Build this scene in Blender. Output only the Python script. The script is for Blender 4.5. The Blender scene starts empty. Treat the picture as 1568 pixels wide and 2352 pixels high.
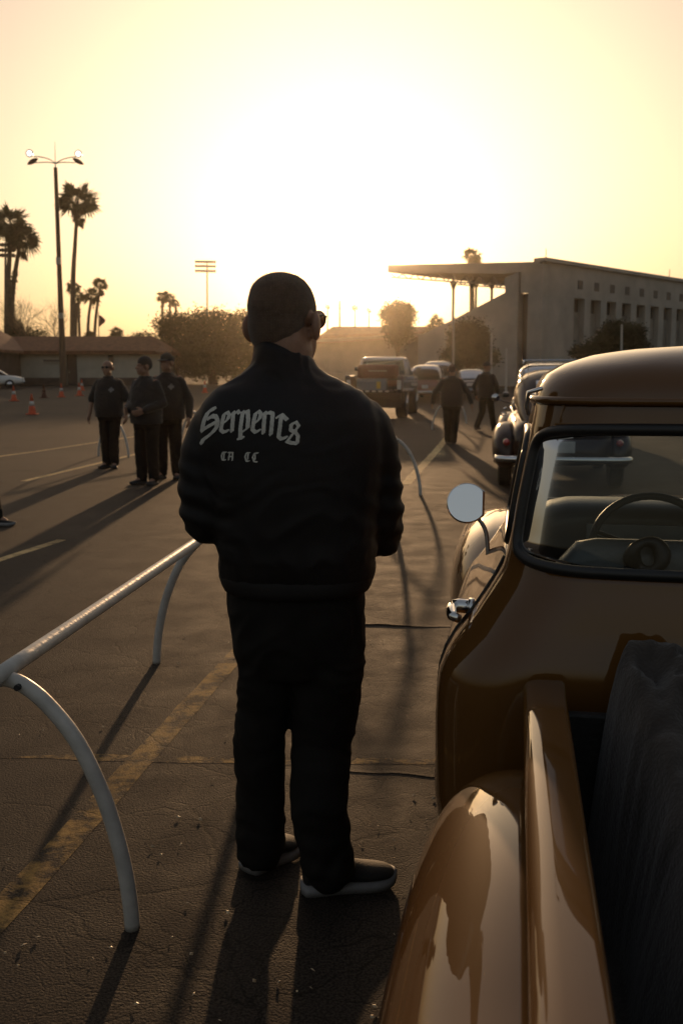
import bpy, bmesh, math, random
from mathutils import Vector, Matrix, Euler, noise
from mathutils.bvhtree import BVHTree
R = math.radians
random.seed(7)
scene = bpy.context.scene
col = scene.collection

# ------------------------------------------------------------------ camera
PITCH = math.atan(318/2250)
FPX = 2250.0                      # focal length in pixels of a 1568 x 2352 picture
CAMZ = 1.58
cd = bpy.data.cameras.new('camera')
cam = bpy.data.objects.new('camera', cd)
col.objects.link(cam)
scene.camera = cam
cam.location = (0, 0, CAMZ)
cam.rotation_euler = (math.pi/2 - PITCH, 0, 0)
cd.sensor_fit = 'VERTICAL'
cd.sensor_height = 36
cd.sensor_width = 24
cd.lens = 36*FPX/2352
cd.clip_start = 0.05
cd.clip_end = 3000
cd.dof.use_dof = True
cd.dof.focus_distance = 2.7
cd.dof.aperture_fstop = 6.3

# ------------------------------------------------------------------ sky, sun, exposure
SUN_EL = R(7.2)
SUN_AZ = R(0.4)                   # to the right of +Y
world = bpy.data.worlds.new('World')
scene.world = world
world.use_nodes = True
wn = world.node_tree
bg = wn.nodes['Background']
sky = wn.nodes.new('ShaderNodeTexSky')
sky.sky_type = 'NISHITA'
sky.sun_disc = False
sky.sun_elevation = SUN_EL
sky.sun_rotation = SUN_AZ
sky.altitude = 60
sky.air_density = 1.3
sky.dust_density = 6.0
sky.ozone_density = 0.6
hs_ = wn.nodes.new('ShaderNodeHueSaturation')
hs_.inputs['Saturation'].default_value = 0.86
# one uniform power law over the whole dome, standing in for film-like highlight rolloff
v1 = wn.nodes.new('ShaderNodeVectorMath'); v1.operation = 'SCALE'; v1.inputs['Scale'].default_value = 1/16
gm_ = wn.nodes.new('ShaderNodeGamma'); gm_.inputs['Gamma'].default_value = 0.66
v2 = wn.nodes.new('ShaderNodeVectorMath'); v2.operation = 'MULTIPLY'; v2.inputs[1].default_value = (16.7, 15.6, 16.0)
wn.links.new(sky.outputs['Color'], v1.inputs[0]); wn.links.new(v1.outputs['Vector'], gm_.inputs['Color'])
wn.links.new(gm_.outputs['Color'], v2.inputs[0]); wn.links.new(v2.outputs['Vector'], hs_.inputs['Color'])
wn.links.new(hs_.outputs['Color'], bg.inputs['Color'])
bg.inputs['Strength'].default_value = 0.068
sd = bpy.data.lights.new('sun', 'SUN')
sun = bpy.data.objects.new('sun', sd)
col.objects.link(sun)
sd.energy = 2.7
sd.angle = R(0.9)
sd.color = (1.0, 0.60, 0.30)
sdir = Vector((math.sin(SUN_AZ)*math.cos(SUN_EL), math.cos(SUN_AZ)*math.cos(SUN_EL), math.sin(SUN_EL)))
sun.rotation_euler = sdir.to_track_quat('Z', 'Y').to_euler()
sun.location = (0, 0, 60)
scene.view_settings.view_transform = 'Standard'
scene.view_settings.look = 'None'
scene.view_settings.gamma = 1
scene.view_settings.use_curve_mapping = False
scene.view_settings.exposure = 0.0
scene.cycles.use_denoising = True
scene.cycles.max_bounces = 8
scene.cycles.transparent_max_bounces = 16
scene.cycles.sample_clamp_indirect = 6
scene.cycles.caustics_reflective = False

# ------------------------------------------------------------------ helpers
def ray(px, py):
    xc = (px-784)/FPX; yc = (1176-py)/FPX
    c, s = math.cos(PITCH), math.sin(PITCH)
    return Vector((xc, c + yc*s, -s + yc*c))
def at(px, py, Y):
    d = ray(px, py)
    return Vector((0, 0, CAMZ)) + d*(Y/d.y)
def zg(y):                        # the lot climbs gently away from the camera
    if y < 20: return 0.0
    return 0.012*(min(y, 110.0)-20)
def gnd(px, py):
    d = ray(px, py)
    lo, hi = 0.5, 900.0
    for _ in range(60):
        m = (lo+hi)/2
        p = CAMZ + d.z*(m/d.y)
        if p > zg(m): lo = m
        else: hi = m
    p = Vector((0, 0, CAMZ)) + d*(lo/d.y)
    p.z = zg(p.y)
    return p
def vplane(px, py, o, e):         # a point of the vertical plane through o along e
    d = ray(px, py)
    n = Vector((-e.y, e.x, 0))
    t = (Vector(o)-Vector((0, 0, CAMZ))).dot(n)/d.dot(n)
    return Vector((0, 0, CAMZ)) + d*t

def tag(o, label=None, cat=None, group=None, kind=None):
    if label: o['label'] = label
    if cat: o['category'] = cat
    if group: o['group'] = group
    if kind: o['kind'] = kind
    return o
def empty(name, loc, rz=0, label=None, cat=None, group=None):
    o = bpy.data.objects.new(name, None)
    col.objects.link(o)
    o.location = loc
    o.rotation_euler = (0, 0, rz)
    o.empty_display_size = 0.2
    return tag(o, label, cat, group)
def link(name, me, m, parent=None, smooth=False, loc=None):
    if m is not None and not me.materials: me.materials.append(m)
    if smooth: me.polygons.foreach_set('use_smooth', [True]*len(me.polygons))
    o = bpy.data.objects.new(name, me)
    col.objects.link(o)
    if parent: o.parent = parent
    if loc: o.location = loc
    return o
def obj(name, bm, m, parent=None, smooth=False, loc=None):
    me = bpy.data.meshes.new(name)
    bm.normal_update()
    bm.to_mesh(me); bm.free()
    return link(name, me, m, parent, smooth, loc)
def copy_tree(o, parent=None):
    c = o.copy(); col.objects.link(c)
    if parent: c.parent = parent
    for ch in list(o.children):
        copy_tree(ch, c)
    return c

def add_box(bm, c, s, rot=None, bev=0.0):
    x, y, z = s[0]/2, s[1]/2, s[2]/2
    vs = []
    for dx, dy, dz in ((-1,-1,-1),(1,-1,-1),(1,1,-1),(-1,1,-1),(-1,-1,1),(1,-1,1),(1,1,1),(-1,1,1)):
        p = Vector((dx*x, dy*y, dz*z))
        if rot is not None: p = rot @ p
        vs.append(bm.verts.new(p+Vector(c)))
    fs = [bm.faces.new([vs[i] for i in f]) for f in ((0,3,2,1),(4,5,6,7),(0,1,5,4),(1,2,6,5),(2,3,7,6),(3,0,4,7))]
    if bev > 0:
        es = list({e for f in fs for e in f.edges})
        bmesh.ops.bevel(bm, geom=es, offset=bev, segments=2, affect='EDGES', profile=0.5)
    return vs
def add_loft(bm, rings, cap=True, closed=True):
    rv = [[bm.verts.new(p) for p in r] for r in rings]
    n = len(rings[0])
    for a, b in zip(rv[:-1], rv[1:]):
        for i in range(n if closed else n-1):
            j = (i+1) % n
            try: bm.faces.new((a[i], a[j], b[j], b[i]))
            except ValueError: pass
    if cap and closed:
        try:
            bm.faces.new(list(reversed(rv[0]))); bm.faces.new(rv[-1])
        except ValueError: pass
    return rv
def frame_of(d):
    d = d.normalized()
    a = Vector((0, 0, 1)) if abs(d.z) < 0.9 else Vector((1, 0, 0))
    x = d.cross(a).normalized()
    return x, d.cross(x).normalized()
def add_tube(bm, pts, r, n=10, cap=True, closed=False):
    pts = [Vector(p) for p in pts]
    rs = r if isinstance(r, (list, tuple)) else [r]*len(pts)
    rings = []; px = None
    m = len(pts)
    for i, p in enumerate(pts):
        if closed: d = pts[(i+1) % m]-pts[i-1]
        else: d = pts[min(i+1, m-1)]-pts[max(i-1, 0)]
        d.normalize()
        if px is None: x, y = frame_of(d)
        else:
            x = px - d*px.dot(d)
            x = x.normalized() if x.length > 1e-6 else frame_of(d)[0]
            y = d.cross(x)
        px = x
        rings.append([p + (x*math.cos(2*math.pi*k/n) + y*math.sin(2*math.pi*k/n))*rs[i] for k in range(n)])
    if closed:
        rings.append(rings[0])
        add_loft(bm, rings, cap=False)
        bmesh.ops.remove_doubles(bm, verts=bm.verts, dist=1e-5)
    else: add_loft(bm, rings, cap=cap)
def add_lathe(bm, prof, n=20, c=(0,0,0), axis='Z'):
    rings = []
    for r, z in prof:
        ring = []
        for k in range(n):
            a = 2*math.pi*k/n
            p = Vector((r*math.cos(a), r*math.sin(a), z))
            if axis == 'X': p = Vector((p.z, p.x, p.y))
            elif axis == 'Y': p = Vector((p.x, p.z, p.y))
            ring.append(p+Vector(c))
        rings.append(ring)
    add_loft(bm, rings)
def add_prism(bm, poly, depth):   # poly: 3D points of a planar outline; depth: vector
    a = [bm.verts.new(p) for p in poly]
    b = [bm.verts.new(Vector(p)+Vector(depth)) for p in poly]
    n = len(a)
    bm.faces.new(a); bm.faces.new(list(reversed(b)))
    for i in range(n):
        bm.faces.new((a[(i+1) % n], a[i], b[i], b[(i+1) % n]))
def smoothpath(pts, k=6):
    pts = [Vector(p) for p in pts]
    out = []
    for i in range(len(pts)-1):
        p0 = pts[max(i-1, 0)]; p1 = pts[i]; p2 = pts[i+1]; p3 = pts[min(i+2, len(pts)-1)]
        for j in range(k):
            t = j/k
            out.append(0.5*((2*p1)+(p2-p0)*t+(2*p0-5*p1+4*p2-p3)*t*t+(3*p1-p0-3*p2+p3)*t**3))
    out.append(pts[-1])
    return out
def lerp_table(tab, x):
    if x <= tab[0][0]: return tab[0][1:]
    for a, b in zip(tab[:-1], tab[1:]):
        if x <= b[0]:
            t = (x-a[0])/(b[0]-a[0])
            return tuple(a[k]+(b[k]-a[k])*t for k in range(1, len(a)))
    return tab[-1][1:]
def smooth_table(tab, x):         # Catmull-Rom through the rows
    n = len(tab)
    if x <= tab[0][0]: return tab[0][1:]
    for i in range(n-1):
        a, b = tab[i], tab[i+1]
        if x <= b[0]:
            t = (x-a[0])/(b[0]-a[0])
            p0 = tab[max(i-1, 0)]; p3 = tab[min(i+2, n-1)]
            out = []
            for k in range(1, len(a)):
                m1 = (b[k]-p0[k])/max(1e-6, (b[0]-p0[0]))*(b[0]-a[0])
                m2 = (p3[k]-a[k])/max(1e-6, (p3[0]-a[0]))*(b[0]-a[0])
                h = (2*t**3-3*t*t+1)*a[k]+(t**3-2*t*t+t)*m1+(-2*t**3+3*t*t)*b[k]+(t**3-t*t)*m2
                out.append(h)
            return tuple(out)
    return tab[-1][1:]

# ------------------------------------------------------------------ materials
def mat(name, c, rough=0.6, metal=0.0, var=0.15, scale=8.0, bump=0.0, bscale=60.0, coat=0.0, coat_rough=0.03,
        spec=0.5, flake=0.0, stretch=None, sheen=0.0):
    m = bpy.data.materials.new(name); m.use_nodes = True
    nt = m.node_tree; b = nt.nodes['Principled BSDF']
    b.inputs['Roughness'].default_value = rough
    b.inputs['Metallic'].default_value = metal
    b.inputs['Specular IOR Level'].default_value = spec
    b.inputs['Coat Weight'].default_value = coat
    b.inputs['Coat Roughness'].default_value = coat_rough
    b.inputs['Coat IOR'].default_value = 1.65
    b.inputs['Sheen Weight'].default_value = sheen
    tc = nt.nodes.new('ShaderNodeTexCoord')
    vec = tc.outputs['Object']
    if stretch:
        mp = nt.nodes.new('ShaderNodeMapping'); mp.inputs['Scale'].default_value = stretch
        nt.links.new(vec, mp.inputs['Vector']); vec = mp.outputs['Vector']
    no = nt.nodes.new('ShaderNodeTexNoise'); no.inputs['Scale'].default_value = scale
    no.inputs['Detail'].default_value = 6
    nt.links.new(vec, no.inputs['Vector'])
    cr = nt.nodes.new('ShaderNodeValToRGB')
    cr.color_ramp.elements[0].position = 0.3; cr.color_ramp.elements[1].position = 0.7
    lo = [max(0, v*(1-var)) for v in c[:3]]; hi = [min(1, v*(1+var)) for v in c[:3]]
    cr.color_ramp.elements[0].color = (*lo, 1); cr.color_ramp.elements[1].color = (*hi, 1)
    nt.links.new(no.outputs['Fac'], cr.inputs['Fac'])
    nt.links.new(cr.outputs['Color'], b.inputs['Base Color'])
    if bump > 0:
        n2 = nt.nodes.new('ShaderNodeTexNoise'); n2.inputs['Scale'].default_value = bscale
        n2.inputs['Detail'].default_value = 5
        nt.links.new(vec, n2.inputs['Vector'])
        bp = nt.nodes.new('ShaderNodeBump'); bp.inputs['Strength'].default_value = bump
        bp.inputs['Distance'].default_value = 0.02
        nt.links.new(n2.outputs['Fac'], bp.inputs['Height'])
        nt.links.new(bp.outputs['Normal'], b.inputs['Normal'])
    return m
def glass_mat(name, tint=(0.8, 0.85, 0.85), rough=0.02):
    m = bpy.data.materials.new(name); m.use_nodes = True
    nt = m.node_tree; b = nt.nodes['Principled BSDF']
    out = nt.nodes['Material Output']
    tr = nt.nodes.new('ShaderNodeBsdfTransparent'); tr.inputs['Color'].default_value = (*tint, 1)
    gl = nt.nodes.new('ShaderNodeBsdfGlossy'); gl.inputs['Roughness'].default_value = rough
    fr = nt.nodes.new('ShaderNodeFresnel'); fr.inputs['IOR'].default_value = 1.5
    no = nt.nodes.new('ShaderNodeTexNoise'); no.inputs['Scale'].default_value = 5
    bp = nt.nodes.new('ShaderNodeBump'); bp.inputs['Strength'].default_value = 0.02
    nt.links.new(no.outputs['Fac'], bp.inputs['Height'])
    nt.links.new(bp.outputs['Normal'], gl.inputs['Normal'])
    mx = nt.nodes.new('ShaderNodeMixShader')
    nt.links.new(fr.outputs['Fac'], mx.inputs['Fac'])
    nt.links.new(tr.outputs['BSDF'], mx.inputs[1]); nt.links.new(gl.outputs['BSDF'], mx.inputs[2])
    nt.links.new(mx.outputs['Shader'], out.inputs['Surface'])
    nt.nodes.remove(b)
    return m
def leaf_mat(name, c, trans=0.35):
    m = bpy.data.materials.new(name); m.use_nodes = True
    nt = m.node_tree; b = nt.nodes['Principled BSDF']; out = nt.nodes['Material Output']
    b.inputs['Roughness'].default_value = 0.55
    oi = nt.nodes.new('ShaderNodeTexCoord')
    no = nt.nodes.new('ShaderNodeTexNoise'); no.inputs['Scale'].default_value = 1.3; no.inputs['Detail'].default_value = 4
    nt.links.new(oi.outputs['Object'], no.inputs['Vector'])
    cr = nt.nodes.new('ShaderNodeValToRGB')
    cr.color_ramp.elements[0].position = 0.3; cr.color_ramp.elements[1].position = 0.7
    cr.color_ramp.elements[0].color = (c[0]*0.6, c[1]*0.6, c[2]*0.6, 1)
    cr.color_ramp.elements[1].color = (c[0]*1.4, c[1]*1.4, c[2]*1.3, 1)
    nt.links.new(no.outputs['Fac'], cr.inputs['Fac'])
    nt.links.new(cr.outputs['Color'], b.inputs['Base Color'])
    tl = nt.nodes.new('ShaderNodeBsdfTranslucent')
    nt.links.new(cr.outputs['Color'], tl.inputs['Color'])
    mx = nt.nodes.new('ShaderNodeMixShader'); mx.inputs['Fac'].default_value = trans
    nt.links.new(b.outputs['BSDF'], mx.inputs[1]); nt.links.new(tl.outputs['BSDF'], mx.inputs[2])
    nt.links.new(mx.outputs['Shader'], out.inputs['Surface'])
    return m
def emit_mat(name, c, s):
    m = bpy.data.materials.new(name); m.use_nodes = True
    b = m.node_tree.nodes['Principled BSDF']
    b.inputs['Base Color'].default_value = (*c, 1)
    b.inputs['Emission Color'].default_value = (*c, 1)
    b.inputs['Emission Strength'].default_value = s
    return m

M = {}
M['white_pipe'] = mat('white_pipe', (0.52, 0.50, 0.46), 0.42, var=0.14, scale=14, bump=0.12, bscale=40)
M['rubber'] = mat('rubber', (0.02, 0.02, 0.02), 0.75, var=0.3, scale=20, bump=0.2)
M['chrome'] = mat('chrome', (0.75, 0.75, 0.74), 0.06, metal=1.0, var=0.05)
M['steel'] = mat('steel', (0.35, 0.34, 0.33), 0.4, metal=0.8, var=0.15)
M['cone_orange'] = mat('cone_orange', (0.62, 0.10, 0.035), 0.6, var=0.2, scale=10)
M['cone_white'] = mat('cone_white', (0.55, 0.55, 0.53), 0.5, var=0.15)
M['cone_brown'] = mat('cone_brown', (0.10, 0.035, 0.02), 0.7, var=0.2)
M['glass'] = glass_mat('glass')
M['dark_glass'] = glass_mat('dark_glass', (0.30, 0.33, 0.33))
M['mirror'] = mat('mirror', (0.92, 0.93, 0.93), 0.02, metal=1.0, var=0.01)
M['black_trim'] = mat('black_trim', (0.012, 0.012, 0.013), 0.5, var=0.2)
M['concrete'] = mat('concrete', (0.40, 0.375, 0.33), 0.85, var=0.18, scale=0.6, bump=0.25, bscale=5)
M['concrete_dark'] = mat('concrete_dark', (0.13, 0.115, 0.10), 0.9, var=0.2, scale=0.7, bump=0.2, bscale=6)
M['stucco'] = mat('stucco', (0.40, 0.39, 0.33), 0.9, var=0.12, scale=1.2, bump=0.2, bscale=20)
M['stucco_shadow'] = mat('shaded_stucco_and_boards', (0.09, 0.07, 0.06), 0.85, var=0.25, scale=2.0, bump=0.2, bscale=12)  # stucco with shade put into its colour; also colours the dark door
M['tile'] = mat('roof_tile', (0.19, 0.085, 0.045), 0.8, var=0.3, scale=3.0, bump=0.5, bscale=14)
M['wood_pole'] = mat('wood_pole', (0.11, 0.075, 0.05), 0.85, var=0.3, scale=3, bump=0.3, bscale=20, stretch=(1, 1, 0.15))
M['bark'] = mat('bark', (0.11, 0.085, 0.06), 0.9, var=0.3, scale=5, bump=0.5, bscale=14)
M['leaf'] = leaf_mat('leaf', (0.042, 0.046, 0.015), 0.25)
M['leaf_dark'] = leaf_mat('leaf_dark', (0.045, 0.05, 0.02), 0.2)
M['palm_leaf'] = leaf_mat('palm_leaf', (0.06, 0.07, 0.028), 0.25)
M['palm_dry'] = leaf_mat('palm_dry', (0.10, 0.075, 0.04), 0.2)
M['twig'] = mat('twig', (0.16, 0.11, 0.07), 0.9, var=0.2)
# ------------------------------------------------------------------ the ground
def asphalt(name, line=None, wear_=0):
    m = bpy.data.materials.new(name); m.use_nodes = True
    nt = m.node_tree; b = nt.nodes['Principled BSDF']; L = nt.links.new
    def N(t, **k):
        n = nt.nodes.new(t)
        for a, v in k.items():
            if a in n.inputs.keys(): n.inputs[a].default_value = v
            else: setattr(n, a, v)
        return n
    tc = N('ShaderNodeTexCoord'); P = tc.outputs['Object']
    def ramp(fac, *stops):
        r = N('ShaderNodeValToRGB'); e = r.color_ramp.elements
        while len(e) < len(stops): e.new(0.5)
        for q, (p, c) in zip(e, stops):
            q.position = p; q.color = (*c, 1) if isinstance(c, tuple) else (c, c, c, 1)
        L(fac, r.inputs['Fac']); return r.outputs['Color']
    def mix(mode, f, a, b2):
        x = N('ShaderNodeMix', data_type='RGBA', blend_type=mode)
        for s, v in ((x.inputs['Factor'], f), (x.inputs[6], a), (x.inputs[7], b2)):
            if hasattr(v, 'is_linked'): L(v, s)
            else: s.default_value = v if not isinstance(v, tuple) else (*v, 1)
        return x.outputs[2]
    big = N('ShaderNodeTexNoise', Scale=0.35, Detail=5.0); L(P, big.inputs['Vector'])
    med = N('ShaderNodeTexNoise', Scale=3.1, Detail=7.0, Roughness=0.65); L(P, med.inputs['Vector'])
    fine = N('ShaderNodeTexNoise', Scale=130.0, Detail=3.0); L(P, fine.inputs['Vector'])
    # warped coordinates for the cracks
    wp = N('ShaderNodeTexNoise', Scale=4.0, Detail=6.0); L(P, wp.inputs['Vector'])
    wv = N('ShaderNodeVectorMath', operation='MULTIPLY_ADD')
    L(wp.outputs['Color'], wv.inputs[0]); wv.inputs[1].default_value = (0.28, 0.28, 0.0); L(P, wv.inputs[2])
    def cracks(scale, wid):
        v = N('ShaderNodeTexVoronoi', feature='DISTANCE_TO_EDGE', Scale=scale); L(wv.outputs['Vector'], v.inputs['Vector'])
        return ramp(v.outputs['Distance'], (0.0, 0.0), (wid, 1.0))
    c1 = cracks(1.3, 0.010); c2 = cracks(6.5, 0.035)
    # the fine alligator cracking only lives in patches
    pm = N('ShaderNodeTexNoise', Scale=0.55, Detail=3.0); L(P, pm.inputs['Vector'])
    patch = ramp(pm.outputs['Fac'], (0.36, 0.0), (0.50, 1.0))
    c2p = mix('MIX', patch, 1.0, c2) if False else None
    x = N('ShaderNodeMix', data_type='RGBA'); L(patch, x.inputs['Factor']); x.inputs[6].default_value = (1, 1, 1, 1); L(c2, x.inputs[7])
    crack = mix('MULTIPLY', 1.0, c1, x.outputs[2])
    base = ramp(big.outputs['Fac'], (0.3, (0.023, 0.0178, 0.0138)), (0.7, (0.037, 0.0288, 0.0222)))
    base = mix('MULTIPLY', 0.75, base, ramp(med.outputs['Fac'], (0.3, 0.55), (0.7, 1.3)))
    base = mix('MULTIPLY', 0.85, base, ramp(fine.outputs['Fac'], (0.36, 0.3), (0.62, 1.9)))
    if line:
        wear = N('ShaderNodeTexNoise', Scale=9.0, Detail=8.0, Roughness=0.7); L(P, wear.inputs['Vector'])
        w = ramp(wear.outputs['Fac'], ((0.43, 0.46, 0.30)[wear_], 0.0), ((0.60, 0.62, 0.48)[wear_], 1.0))
        paint = mix('MULTIPLY', 0.5, line, ramp(med.outputs['Fac'], (0.3, 0.6), (0.7, 1.2)))
        z = N('ShaderNodeMix', data_type='RGBA'); L(w, z.inputs['Factor']); L(base, z.inputs[6]); L(paint, z.inputs[7])
        base = z.outputs[2]
    # oil stains
    st = N('ShaderNodeTexNoise', Scale=0.9, Detail=4.0); L(P, st.inputs['Vector'])
    base = mix('MULTIPLY', 0.8, base, ramp(st.outputs['Fac'], (0.30, 0.45), (0.42, 1.0)))
    base = mix('MULTIPLY', 0.8, base, ramp(crack, (0.0, 0.22), (0.6, 1.0)))
    L(base, b.inputs['Base Color'])
    L(ramp(med.outputs['Fac'], (0.3, 0.72), (0.7, 0.9)), b.inputs['Roughness'])
    b.inputs['Specular IOR Level'].default_value = 0.16
    b1 = N('ShaderNodeBump', Strength=0.55, Distance=0.006); L(fine.outputs['Fac'], b1.inputs['Height'])
    b2 = N('ShaderNodeBump', Strength=0.22, Distance=0.012); L(med.outputs['Fac'], b2.inputs['Height']); L(b1.outputs['Normal'], b2.inputs['Normal'])
    b3 = N('ShaderNodeBump', Strength=0.15, Distance=0.008); L(crack, b3.inputs['Height']); L(b2.outputs['Normal'], b3.inputs['Normal'])
    L(b3.outputs['Normal'], b.inputs['Normal'])
    return m
M['asphalt'] = asphalt('asphalt')
M['yellow_line'] = asphalt('worn_yellow_paint', (0.36, 0.22, 0.07))
M['thin_line'] = asphalt('nearly_gone_yellow_paint', (0.36, 0.22, 0.07), 1)
M['pale_line'] = asphalt('worn_pale_paint', (0.62, 0.45, 0.22), 2)

bm = bmesh.new()
ys = [-30, 0, 10, 20, 35, 50, 70, 90, 110, 160, 300, 600]
xs = [-600, -200, -60, 0, 60, 200, 600]
gv = [[bm.verts.new((x, y, zg(y))) for x in xs] for y in ys]
for j in range(len(ys)-1):
    for i in range(len(xs)-1):
        bm.faces.new((gv[j][i], gv[j][i+1], gv[j+1][i+1], gv[j+1][i]))
tag(obj('ground', bm, M['asphalt']), kind='structure')

def painted(p0, p1, w, m, dz=0.002, ragged=0.0, wob=0.0):
    a, b = Vector(p0), Vector(p1)
    d = (b-a); n = max(2, int(d.length/(0.25 if d.length > 8 or ragged < 0.3 else 0.06))); sd_ = Vector((-d.y, d.x, 0)).normalized()
    bm = bmesh.new(); prev = None
    for i in range(n+1):
        p = a + d*(i/n); p += sd_*wob*noise.noise(Vector((p.x*1.3, p.y*1.3, 4))); p.z = zg(p.y)+dz
        h1 = w/2*(1+ragged*noise.noise(p*5)); h2 = w/2*(1+ragged*noise.noise(p*5+Vector((9, 3, 1))))
        cur = (bm.verts.new(p-sd_*h1), bm.verts.new(p+sd_*h2))
        if prev: bm.faces.new((prev[0], cur[0], cur[1], prev[1]))
        prev = cur
    return tag(obj('parking_line', bm, m), kind='structure')
g0, g1 = gnd(560, 1487), gnd(0, 2100)
painted(g1+(g1-g0)*0.4, g0+(g0-g1)*0.25, 0.115, M['yellow_line'], 0.0012, 0.22)
painted(gnd(930, 1113), gnd(1030, 1000), 0.15, M['pale_line'], 0.001, 0.15)
painted(gnd(-120, 1064), gnd(340, 998), 0.11, M['pale_line'], 0.001, 0.15)
painted(gnd(56, 1105), gnd(345, 1035), 0.11, M['pale_line'], 0.001, 0.15)
painted(gnd(-100, 1318), gnd(142, 1240), 0.10, M['pale_line'], 0.001, 0.15)
a, b = gnd(-200, 1733), gnd(1250, 1758)
painted(a, b, 0.055, M['thin_line'], 0.0008, 1.2, 0.06)
# broken lips of old asphalt layers, running across the lane
def lip(p0, p1, h, w, seed):
    bm = bmesh.new()
    a, b = Vector(p0), Vector(p1)
    n = 220; rings = []
    for i in range(n+1):
        p = a+(b-a)*(i/n)
        j = noise.noise(Vector((p.x*2.1, seed, 0)))*0.10+noise.noise(Vector((p.x*7, seed, 0)))*0.03
        k = max(-0.4, 0.45+1.5*noise.noise(Vector((p.x*1.7, seed+5, 0))))
        q = noise.noise(Vector((p.x*9, seed+8, 1)))*0.012
        rings.append([p+Vector((0, -w+j+q, -0.012)), p+Vector((0, -w*0.8+j+q, h*k)), p+Vector((0, w*1.2+j, h*k*0.5)), p+Vector((0, w*3+j, -0.012))])
    add_loft(bm, rings, cap=True)
    return tag(obj('asphalt_ridge', bm, M['asphalt']), kind='structure')
a, b = gnd(800, 1752), gnd(1010, 1760)
lip(a+Vector((0, -0.08, 0)), b+Vector((0, -0.08, 0)), 0.005, 0.012, 2)
a, b = gnd(790, 1434), gnd(1120, 1444)
lip(a, b, 0.008, 0.012, 7)

# dry bits of litter that catch the sun
bm = bmesh.new()
random.seed(3)
spots = [(425,1463),(525,1478),(540,1510),(520,1696),(490,1793),(410,1880),(515,1892),(345,2360),(215,2205),(440,2195),(950,1830),(868,1902),(905,2150),(660,1905),(1010,1500),(850,1475),(770,1860),(255,2180),(100,1680),(300,1690),(45,1690),(640,2260),(55,2175)]
for px, py in spots + [(random.uniform(0, 1000), random.uniform(1380, 2350)) for _ in range(60)]:
    p = gnd(px, py); s = random.uniform(0.004, 0.010); a = random.uniform(0, 6.28); t = random.uniform(-0.5, 0.5)
    u = Vector((math.cos(a), math.sin(a), t*0.4))*s; v = Vector((-math.sin(a), math.cos(a), 0.8*random.random()+0.2))*s*0.5
    c = p+Vector((0, 0, 0.006))
    top = c+Vector((0, 0, s*0.4))
    q = [bm.verts.new(x) for x in (c-u, c-v, c+u, c+v, top)]
    for i in range(4): bm.faces.new((q[i], q[(i+1) % 4], q[4]))
M['litter'] = mat('litter', (0.55, 0.42, 0.26), 0.35, var=0.4, scale=30)
tag(obj('leaf_litter', bm, M['litter']), 'tiny dry leaf bits and crumbs scattered over the cracked asphalt', 'litter', kind='stuff')

# ------------------------------------------------------------------ haze: one closed box of evening air
hm = bpy.data.materials.new('haze'); hm.use_nodes = True
nt = hm.node_tree
nt.nodes.remove(nt.nodes['Principled BSDF'])
pv = nt.nodes.new('ShaderNodeVolumePrincipled')
pv.inputs['Color'].default_value = (1.0, 0.91, 0.76, 1)
pv.inputs['Density'].default_value = 0.00026
pv.inputs['Anisotropy'].default_value = 0.93
nt.links.new(pv.outputs['Volume'], nt.nodes['Material Output'].inputs['Volume'])
bm = bmesh.new()
add_box(bm, (0, 285, 14.0), (1240, 650, 31.0))
HAZE = tag(obj('haze', bm, hm), kind='stuff')

# ------------------------------------------------------------------ grandstand
e1 = Vector((0.689, 0.725, 0)); e2 = Vector((-0.725, 0.689, 0))
C0 = at(1240, 860, 72.0); C0.z = 0
UP = Vector((0, 0, 1))
gs = empty('grandstand', (C0.x, C0.y, zg(72)), 0, 'large pale concrete grandstand with a flat cantilevered roof and tall window bays', 'grandstand')
def gl(p): return Vector(p)-gs.location
def wp_(px, py, off=0.0): return gl(vplane(px, py, C0+e1*off, e2))
def fp_(px, py, off=0.0): return gl(vplane(px, py, C0+e2*off, e1))
def s_of(p, e): return Vector((p.x, p.y, 0)).dot(e)
ztop = wp_(1240, 606).z
# end wall: left of the slot, slot, right of the slot
def wallpoly(pts): return [wp_(*p) for p in pts]
BOT = -0.6
def drop(p): return Vector((p.x, p.y, BOT))
bm = bmesh.new()
lft = [wp_(1190, 660), wp_(1159, 672), wp_(1042, 733), wp_(960, 772)]
poly = [drop(lft[0]), drop(lft[3]), lft[3], lft[2], lft[1], wp_(1159, 638), wp_(1190, 625)]
add_prism(bm, poly, e1*0.7)
obj('end_wall', bm, M['concrete'], gs)
bm = bmesh.new()
a, b = wp_(1207, 860), wp_(1240, 860)
add_prism(bm, [drop(b), drop(a), Vector((a.x, a.y, ztop)), Vector((b.x, b.y, ztop))], e1*0.7)
a, b = wp_(1190, 860), wp_(1207, 860)
zs = wp_(1200, 672).z
add_prism(bm, [Vector((b.x, b.y, zs)), Vector((a.x, a.y, zs)), Vector((a.x, a.y, wp_(1190, 625).z)), Vector((b.x, b.y, ztop))], e1*0.7)
obj('corner_pier', bm, M['concrete'], gs)
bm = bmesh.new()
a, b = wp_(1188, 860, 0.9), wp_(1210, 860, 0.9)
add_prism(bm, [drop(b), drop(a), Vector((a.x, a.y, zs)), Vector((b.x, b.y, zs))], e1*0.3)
obj('slot_recess', bm, M['concrete_dark'], gs)
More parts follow.
